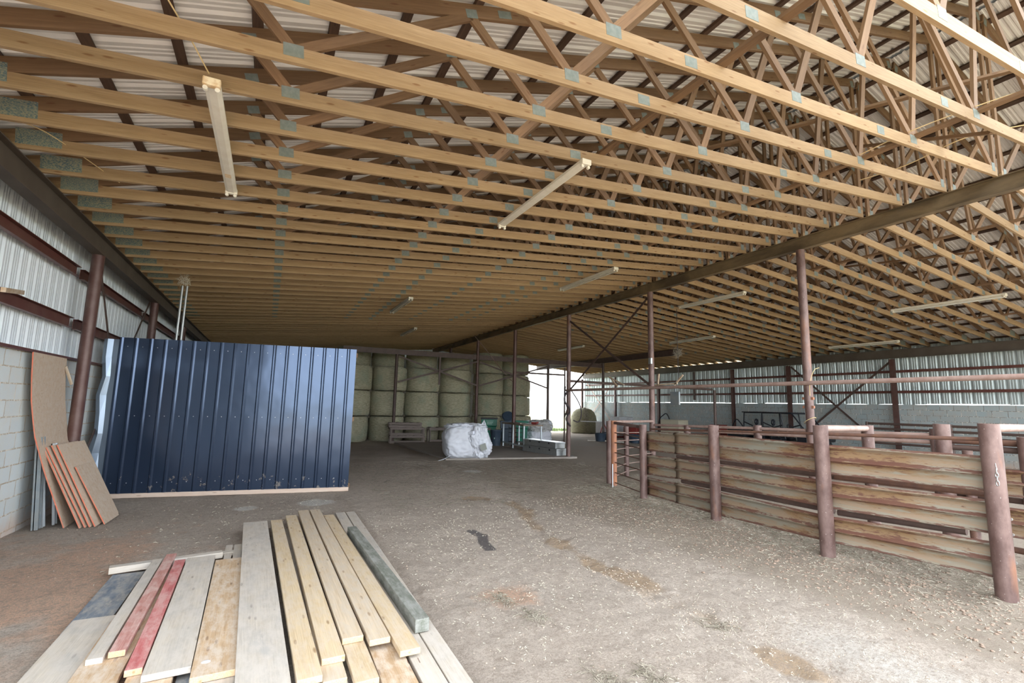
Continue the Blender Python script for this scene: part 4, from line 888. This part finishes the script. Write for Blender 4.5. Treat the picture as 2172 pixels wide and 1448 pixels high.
b2 = empty('bulk_bag', (12.1, 21.2, zg(12, 21)), .2, 'sagging white bulk bag behind the workbench', 'bag')
lump('bag_body', (0, 0, .30), (1.35, 1.1, .66), 'bag', b2, .06, 3, 4, 2, 6, 0, .04); lump('bag_liner', (.05, 0, .80), (1.35, 1.1, .62), 'bagin', b2, .14, 6, 3, 2.6, 6, 0, .10); lump('bag_fold', (.55, -.1, .85), (.5, .7, .6), 'bag', b2, .16, 8, 2.6, 3, 4, 0, .06)

# ---------------------------------------------------------------- bins, benches, boxes
def cart(loc, rz, lab, mat, print_=True, h=1.1, w=.74):
    t = empty('wheeled_bin', loc, rz, lab, 'bin'); b = MB(); d = w * 1.0
    lo = [(-w * .38, -d * .38), (w * .38, -d * .38), (w * .38, d * .38), (-w * .38, d * .38)]; hi = [(x * 1.28, y * 1.28) for x, y in lo]; mi = [(x * 1.12, y * 1.12) for x, y in lo]
    rows = [(lo, 0), (mi, h * .62), (mi, h * .63), (hi, h * .66), (hi, h * .92)]
    for pts, z in rows: b.v += [(x, y, z) for x, y in pts]
    for i in range(len(rows) - 1):
        for k in range(4): b.f.append((4 * i + k, 4 * i + (k + 1) % 4, 4 * i + 4 + (k + 1) % 4, 4 * i + 4 + k))
    b.f.append((0, 3, 2, 1)); b.build('bin_body', mat, t, bevel=.02)
    MB().box((0, .01, 0), (w * 1.06, d * 1.06, .07)).build('lid', 'black' if print_ else mat, t, loc=(0, 0, h * .95), bevel=.02)
    for s in (-1, 1): MB().tube((s * w * .42 - .03, d * .4, .1), (s * w * .42 + .03, d * .4, .1), .11, 14).build('wheel', 'black', t, smooth=True)
    MB().tube((-w * .3, d * .56, h * .88), (w * .3, d * .56, h * .88), .018, 8).build('handle', mat, t)
    if print_:
        MB().box((0, 0, 0), (w * .46, .006, .018)).build('printed_panel', 'paleg', t, loc=(.03, -d * .49, h * .86))
        b = MB()
        for r_, n_ in ((0, 7), (1, 6)):
            for k in range(n_): b.box((-.13 + k * .045, 0, -r_ * .07), (.028, .004, .04))
        b.build('printed_mark', 'paleg', t, loc=(.03, -d * .492, h * .80))
    return t
cart((10.0, 22.3, zg(10, 22)), -.45, 'green wheeled bin with pale print behind the white bag', 'green', True, 1.22, .80)
cart((11.15, 20.95, zg(11, 21)), -.5, 'green wheeled bin standing behind the workbench legs', 'green', False, 1.12, .62)
t = cart((10.55, 21.4, zg(10.5, 21)), -.4, 'slate blue wheeled bin between the two green bins', 'bluebin', False, 1.08, .66)
tag(MB().lathe([(0, .04), (.26, .04), (.30, 0), (.31, -.02)], 22).build('bin_lid', 'bluebin', loc=(10.5, 21.2, 1.14), smooth=True), 'round slate lid resting upright over the blue bin', 'lid').rotation_euler = (R(55), 0, R(-20))
t = empty('trash_can', (9.0, 19.35, -.085), 0, 'round dark trash can in front of the green bin', 'trash can')
MB().lathe([(0, 0), (.21, 0), (.235, .60), (.25, .62), (.25, .68), (.225, .68), (.20, .05), (0, .05)], 26).build('can_body', 'bluebin', t, smooth=True)
for s in (-1, 1): MB().path([(s * .245, -.06, .55), (s * .29, -.05, .57), (s * .29, .05, .57), (s * .245, .06, .55)], .01).build('handle', 'black', t)
tag(MB().box((0, 0, 0), (.03, .004, .06)).build('sticker', 'paleg', t, loc=(-.15, -.19, .33)), 'pale sticker')
# workbench
def bench(x, y, rz, L, w, h, lab):
    t = empty('workbench', (x, y, -.075), rz, lab, 'workbench'); plank('bench_top', (0, -L / 2, h), (0, L / 2, h), w, .045, 'bench', t)
    for sy in (-1, 0, 1):
        for sx in (-1, 1):
            if sy == 0 and sx == 1: continue
            lg = MB().box((0, 0, 0), (.05, .05, h - .03)).build('leg', 'benchleg', t, loc=(sx * (w / 2 - .06), sy * (L / 2 - .08), (h - .03) / 2))
            MB().box((0, 0, .0), (.07, .07, .012)).build('foot', 'benchleg', lg, loc=(0, 0, -(h - .03) / 2 + .006))
    for sx in (-1, 1): MB().box((0, 0, 0), (.03, L - .2, .06)).build('stretcher', 'benchleg', t, loc=(sx * (w / 2 - .06), 0, .17))
    MB().box((0, 0, 0), (w - .12, .03, .06)).build('stretcher', 'benchleg', t, loc=(0, -L / 2 + .08, .17))
    return t
bench(9.52, 17.95, -.09, 2.45, .86, .98, 'long workbench with pale metal legs and brown top')
t = empty('bench_vise', (9.62, 17.05, .925), .4, 'small red vise clamped on the workbench', 'vise')
MB().box((0, 0, .06), (.14, .20, .09)).build('jaw', 'redm', t, bevel=.01); MB().box((0, -.15, .07), (.14, .05, .10)).build('jaw', 'redm', t, bevel=.01); pipe('screw_handle', (-.09, -.23, .04), (.09, -.23, .04), .009, 'chain', t, 8); pipe('screw', (0, -.25, .04), (0, -.05, .04), .015, 'chain', t, 8)
MB().tube((0, 0, -.0), (0, 0, .03), .08, 14).build('swivel_base', 'redm', t)
tag(plank('wood_scrap', (9.35, 17.7, .945), (9.6, 18.6, .96), .06, .03, 'l_brown'), 'wood scrap lying on the workbench behind the vise', 'stick')
t = empty('storage_rack', (10.05, 19.5, -.085), .3, 'dark wire rack under and behind the workbench', 'rack')
for i in range(4): MB().box((0, 0, .15 + i * .2), (.40, .5, .02)).build('shelf', 'black', t)
for sx in (-1, 1):
    for sy in (-1, 1): MB().tube((sx * .19, sy * .24, 0), (sx * .19, sy * .24, .85), .012, 8).build('upright', 'black', t)
# tool boxes
def tbox(c, d, rz, mat, lab, lidm):
    t = empty('tool_box', c, rz, lab, 'tool box'); MB().box((0, 0, d[2] * .38), (d[0], d[1], d[2] * .76)).build('box_body', mat, t, bevel=.008)
    MB().box((0, 0, d[2] * .88), (d[0] + .02, d[1] + .02, d[2] * .24)).build('lid', lidm, t, bevel=.008)
    for s in (-.3, 0, .3): MB().box((-d[0] / 2 - .012, s * d[1], d[2] * .74), (.015, .05, .06)).build('latch', 'black', t)
    return t
tbox((9.32, 15.72, -.06), (.46, 2.0, .24), .13, 'galv', 'lower long galvanised tool box at the edge of the pad', 'galv')
tbox((9.34, 15.78, .185), (.44, 1.9, .22), .13, 'galv', 'upper long tool box stacked on the galvanised one, shiny lid', 'alu')
tag(plank('wooden_board', (9.6, 16.7, -.04), (9.1, 18.6, -.055), .1, .03, 'pallet'), 'dark strip of wood on the pad behind the tool boxes', 'board')
# crate / pallets by the hay
def pallet(c, rz, lab, L=1.5, h=.32, d=.5):
    t = empty('wooden_pallet', c, rz, lab, 'pallet')
    for z in (.05, h - .05):
        plank('slat', (-L / 2, -d / 2, z), (L / 2, -d / 2, z), .02, .09, 'pallet', t); plank('slat', (-L / 2, d / 2, z), (L / 2, d / 2, z), .02, .09, 'pallet', t)
    for s in (-1, 1): plank('upright', (s * (L / 2 - .06), -d / 2 + .02, 0), (s * (L / 2 - .06), -d / 2 + .02, h), .05, .07, 'pallet', t); plank('upright', (s * (L / 2 - .06), d / 2 - .02, 0), (s * (L / 2 - .06), d / 2 - .02, h), .05, .07, 'pallet', t)
    for k in range(5): plank('deck_board', (-L / 2 + .1 + k * (L - .2) / 4, -d / 2, h - .005), (-L / 2 + .1 + k * (L - .2) / 4, d / 2, h - .005), .12, .018, 'pallet', t)
    return t
zz = zg(6, 22.6)
pallet((5.85, 22.35, zz), -.1, 'lowest weathered wooden pallet before the hay', 1.62, .36); pallet((5.85, 22.38, zz + .365), -.1, 'middle weathered wooden pallet before the hay', 1.58, .36); pallet((5.75, 22.42, zz + .73), -.1, 'top weathered wooden pallet before the hay', 1.5, .22)
t = empty('wooden_bench', (8.45, 22.3, zz), -.05, 'long low wooden rack standing before the hay stacks', 'rack')
plank('top_rail', (-1.6, -.25, .66), (1.7, -.25, .66), .04, .12, 'pallet', t); plank('top_rail', (-1.6, .25, .66), (1.7, .25, .66), .04, .12, 'pallet', t)
for k in range(4):
    for s in (-1, 1): plank('leg', (-1.55 + k * 1.05, s * .23, 0), (-1.55 + k * 1.05, s * .23, .62), .12, .05, 'pallet', t)
for k in range(9): plank('slat', (-1.5 + k * .39, -.25, .73), (-1.5 + k * .39, .25, .73), .10, .02, 'pallet', t)
plank('low_rail', (-1.55, -.25, .12), (1.65, -.25, .12), .04, .08, 'pallet', t)
# far right clutter
def crate(c, d, rz, mat, lab, cat, name, lid=None):
    t = empty(name, c, rz, lab, cat); MB().box((0, 0, d[2] / 2), d).build('body', mat, t, bevel=.02); MB().box((0, 0, d[2] + .015), (d[0] * 1.02, d[1] * 1.02, .03)).build('lid', lid or mat, t, bevel=.01); return t
crate((19.1, 24.9, zg(19, 25)), (.7, .7, .95), .2, 'white', 'white chest box behind the red hitch frame', 'box', 'white_box')
crate((20.3, 24.6, zg(19, 25)), (1.2, .8, 1.25), .1, 'white', 'taller white appliance beside the dark post', 'appliance', 'old_appliance')
crate((19.5, 19.3, zg(19, 19) + .45), (.9, 1.1, .75), .2, 'cream', 'cream coloured tank behind the barred gate', 'tank', 'storage_tank')
crate((19.5, 19.3, zg(19, 19)), (1.1, 1.4, .43), .2, 'dark', 'dark stand under the cream tank', 'stand', 'tank_stand')
t = empty('hitch_frame', (18.4, 24.0, zg(18, 24)), .3, 'red steel hitch frame lying near the dark post', 'frame')
pipe('side_bar', (-.55, -.1, .1), (0, 0, .95), .03, 'redm', t); pipe('side_bar', (.2, -.3, .1), (0, 0, .95), .03, 'redm', t); pipe('base_bar', (-.6, -.1, .08), (1.4, -.9, .08), .05, 'redm', t); pipe('drawbar', (-1.6, .5, 1.0), (0, 0, .95), .025, 'white', t); pipe('base_bar', (-.6, -.1, .08), (1.3, .3, .08), .05, 'redm', t)
for k, (x, y, r_) in enumerate(((17.3, 19.9, .34), (16.2, 21.4, .3), (17.2, 22.0, .3))):
    t = empty('stock_tub', (x, y, zg(x, y)), 0, ['dark blue round tub behind the barred gate', 'dark tub behind the orange gate post', 'dark tub beside the dark beam post'][k], 'tub')
    MB().lathe([(0, 0), (r_ * .82, 0), (r_, .42), (r_ * 1.05, .44), (r_ * .95, .42), (r_ * .78, .05), (0, .05)], 20).build('tub_body', 'bluebin', t, smooth=True)
tag(plank('wooden_board', (17.0, 21.0, zg(17, 21) + .03), (15.7, 21.9, zg(17, 21) + .03), .3, .05, 'l_grey'), 'pale board on dirt at the foot of the dark post', 'board')
tag(plank('wooden_board', (17.6, 20.2, zg(17, 21) + .03), (16.4, 20.6, zg(17, 21) + .03), .2, .05, 'l_grey'), 'pale board on dirt behind the barred gate', 'board')
crate((18.9, 21.9, zg(19, 22)), (.8, .8, .7), .4, 'redm', 'rust red engine block shape beyond the barred gate', 'machine', 'old_machine')
crate((21.2, 17.9, zg(21, 18)), (.5, .7, 1.0), 0, 'redm', 'rusty machine at the wall left of the buggy', 'machine', 'old_machine')
cable([(21.0, 22.1, -.15), (21.0, 22.0, .9), (21.0, 21.7, 1.25), (21.0, 21.3, 1.3), (21.05, 20.9, .2), (21.05, 20.85, -.15)], .03, 'black', 'black curved hose hanging above the pen rails', 'hose', 'hose')
cable([(21.3, 17.2, -.12), (21.3, 17.2, .6), (21.3, 16.9, 1.2), (21.3, 16.6, 1.0), (21.3, 16.4, .7)], .03, 'black', 'black bent bar left of the buggy cage', 'bar', 'bar')

# utility buggy by the right wall
u = empty('utility_buggy', (20.55, 14.1, zg(20, 14)), 0, 'black utility buggy with roll cage parked by the right block wall', 'buggy')
def ub(name, p, q, r_=.028): pipe(name, p, q, r_, 'black', u, 8)
MB().box((0, 0, 0), (1.35, 2.4, .05)).build('roof_panel', 'black', u, loc=(0, .15, 1.70), bevel=.02)
for s in (-.62, .62):
    ub('cage_bar', (s, 1.25, 1.68), (s, 1.33, .55)); ub('cage_bar', (s, .35, 1.68), (s, .28, .5)); ub('cage_bar', (s, -.55, 1.68), (s, -.72, .6)); ub('cage_bar', (s, -1.05, 1.68), (s, -1.62, .95))
    ub('cage_bar', (s, 1.28, 1.25), (s, .30, .9)); ub('cage_bar', (s, .30, .9), (s, -.62, 1.18)); ub('cage_bar', (s, 1.33, 1.0), (s, 1.3, .5))
for y in (1.25, .35, -.55, -1.05): ub('cage_bar', (-.62, y, 1.68), (.62, y, 1.68))
for k, y in enumerate((.85, 0.02)):
    for x in (-.32, .32):
        MB().box((0, 0, 0), (.42, .12, .52)).build('seat_back', 'black', u, loc=(x, y, .78), bevel=.03); MB().box((0, 0, 0), (.42, .45, .14)).build('seat', 'black', u, loc=(x, y - .25, .55), bevel=.03)
        if x > 0: continue
        b = MB(); pts = [(.07 * math.cos(a), 0, .10 * math.sin(a)) for a in [2 * PI * i / 16 for i in range(17)]]; b.path(pts, .05, 8); b.build('headrest', 'black', u, loc=(x, y, 1.26), smooth=True)
MB().box((0, 0, 0), (1.3, .9, .38)).build('hood', 'black', u, loc=(0, -1.65, .72), bevel=.08); MB().box((0, 0, 0), (1.2, 3.3, .2)).build('chassis', 'black', u, loc=(0, -.1, .42), bevel=.03); MB().box((0, 0, 0), (1.3, .9, .35)).build('cargo_bed', 'black', u, loc=(0, 1.75, .7), bevel=.03)
MB().box((0, 0, 0), (.9, .02, .12)).build('trim_panel', 'galv', u, loc=(-.2, -1.2, .95))
for y in (-1.55, 1.45):
    for x in (-.62, .62):
        w_ = MB().tube((x - .12, y, .33), (x + .12, y, .33), .33, 22).build('wheel', 'black', u, smooth=True); MB().tube((-.125 if x < 0 else .085, 0, 0), (-.085 if x < 0 else .125, 0, 0), .15, 16).build('hub', 'galv', w_, loc=(x, y, .33))
b = MB(); pts = [(.17 * math.cos(a), 0, .17 * math.sin(a)) for a in [2 * PI * i / 18 for i in range(19)]]; o = b.path(pts, .014, 6).build('steering_wheel', 'black', u, loc=(-.32, -.75, 1.05), smooth=True); o.rotation_euler = (R(-25), 0, 0)
# ---------------------------------------------------------------- straw, clods
def straws(n, region, mat, lab, seed, lmin=.03, lmax=.12, w=.0022):
    rnd = random.Random(seed); b = MB(); k = 0
    while k < n:
        x, y = region(rnd)
        k += 1; a = rnd.uniform(0, PI); L_ = rnd.uniform(lmin, lmax) / 2; z = gz(x, y) + .004 + rnd.random() * .006; dx, dy = math.cos(a) * L_, math.sin(a) * L_; nx, ny = -math.sin(a) * w, math.cos(a) * w; dz = rnd.uniform(-.003, .012)
        mz = rnd.uniform(.002, .012); ox, oy = rnd.uniform(-.01, .01), rnd.uniform(-.01, .01)
        b.add([(x - dx - nx, y - dy - ny, z), (x - dx + nx, y - dy + ny, z), (x + ox + nx, y + oy + ny, z + mz), (x + ox - nx, y + oy - ny, z + mz), (x + dx + nx, y + dy + ny, z + dz), (x + dx - nx, y + dy - ny, z + dz),
               (x - dx, y - dy, z - .004), (x + ox, y + oy, z + mz - .004), (x + dx, y + dy, z + dz - .004)],
              [(0, 3, 2, 1), (3, 5, 4, 2), (0, 6, 7, 3), (3, 7, 8, 5), (1, 2, 7, 6), (2, 4, 8, 7)])
    return tag(b.build('loose_straw', mat), lab, 'straw', kind='stuff')
straws(9000, lambda r: (r.gauss(6.75, .62), r.uniform(1.3, 9)), 'straw2', 'dull old straw strewn along the foot of the pen fence', 1, .03, .09, .0016)
straws(1300, lambda r: (r.gauss(6.4, .8), r.uniform(1.3, 8)), 'straw', 'pale straw bits scattered near the pen fence', 2, .02, .07, .0014)
straws(2600, lambda r: (r.uniform(1.4, 6.2), r.uniform(1.5, 8)), 'straw', 'sparse pale straw bits over the middle of the dirt lane', 3, .01, .03, .0010)
straws(420, lambda r: (lambda c: (r.gauss(c[0], .06), r.gauss(c[1], .09)))(r.choice([(1.98, 4.05), (2.05, 3.6), (2.02, 2.62), (2.3, 2.5), (3.35, 2.9)])), 'straw2', 'small tufts of straw on the lane right of the lumber pile', 4, .03, .08, .0016)
straws(3500, lambda r: (r.uniform(2.0, 9.0), r.uniform(8.0, 15)), 'straw2', 'dull straw litter before the concrete pad', 5, .05, .16, .003)
straws(260, lambda r: (r.uniform(-1.4, 1.3), r.uniform(5.5, 9.8)), 'straw', 'few straw bits on the dirt around the lumber pile', 6, .02, .05, .0014)
def clods(n, region, lab, seed, mat='clod', s0=.004, s1=.020):
    rnd = random.Random(seed); b = MB(); t = (1 + 5 ** .5) / 2; V = [Vector(v).normalized() for v in [(-1, t, 0), (1, t, 0), (-1, -t, 0), (1, -t, 0), (0, -1, t), (0, 1, t), (0, -1, -t), (0, 1, -t), (t, 0, -1), (t, 0, 1), (-t, 0, -1), (-t, 0, 1)]]
    Fc = [(0, 11, 5), (0, 5, 1), (0, 1, 7), (0, 7, 10), (0, 10, 11), (1, 5, 9), (5, 11, 4), (11, 10, 2), (10, 7, 6), (7, 1, 8), (3, 9, 4), (3, 4, 2), (3, 2, 6), (3, 6, 8), (3, 8, 9), (4, 9, 5), (2, 4, 11), (6, 2, 10), (8, 6, 7), (9, 8, 1)]
    for _ in range(n):
        x, y = region(rnd); s = rnd.uniform(s0, s1) * rnd.uniform(.5, 1); z = gz(x, y) + s * .2
        b.add([(x + v.x * s * rnd.uniform(.7, 1.3), y + v.y * s * rnd.uniform(.7, 1.3), z + v.z * s * .6) for v in V], Fc)
    return tag(b.build('dirt_clods', mat), lab, 'clods', kind='stuff')
clods(4200, lambda r: (r.gauss(5.7, .5), r.uniform(1.4, 8)), 'brown dirt clods trampled along the pen fence', 1, 'clodd')
clods(1800, lambda r: (r.uniform(1.4, 5.6), r.uniform(1.6, 7)), 'small pale pebbles and crumbs on the dirt lane', 2, 'clod', .003, .010)
clods(900, lambda r: (r.uniform(-2.4, 1.35), r.uniform(6.2, 10.2)), 'dirt crumbs between the lumber pile and navy wall', 3, 'clodd', .003, .014)
clods(260, lambda r: (r.gauss(3.38, .14), r.uniform(2.4, 4.4)), 'orange crumbs churned up in the tyre rut', 4, 'clod', .004, .014)
# weeds outside the far opening
b = MB(); rnd = random.Random(5)
for i in range(2500):
    x = rnd.uniform(13.5, 24); y = rnd.uniform(31.8, 35); z = -.26; h = rnd.uniform(.05, .22); a = rnd.uniform(0, PI); b.add([(x - math.cos(a) * .02, y - math.sin(a) * .02, z), (x + math.cos(a) * .02, y + math.sin(a) * .02, z), (x + rnd.uniform(-.05, .05), y + rnd.uniform(-.05, .05), z + h), (x, y + .03, z)], [(0, 1, 2), (1, 3, 2), (3, 0, 2)])
tag(b.build('field_weeds', 'leaf'), 'green weeds at the sill of the far opening', 'weeds', kind='stuff')

for x, y, z, r_, lab in ((-.22, 3.68, .122, .022, 'white bird dropping on the wide reddish tan board'), (-.43, 3.78, .118, .016, 'white bird dropping on the wide pale board'), (1.105, 3.95, .149, .018, 'white bird dropping on the weathered square post')):
    tag(MB().lathe([(0, .003), (r_ * .6, .003), (r_, -.003)], 11, sx=1.3).build('bird_dropping', 'bag', loc=(x, y, z + zg(x, y) - .02), smooth=True), lab, 'dropping')
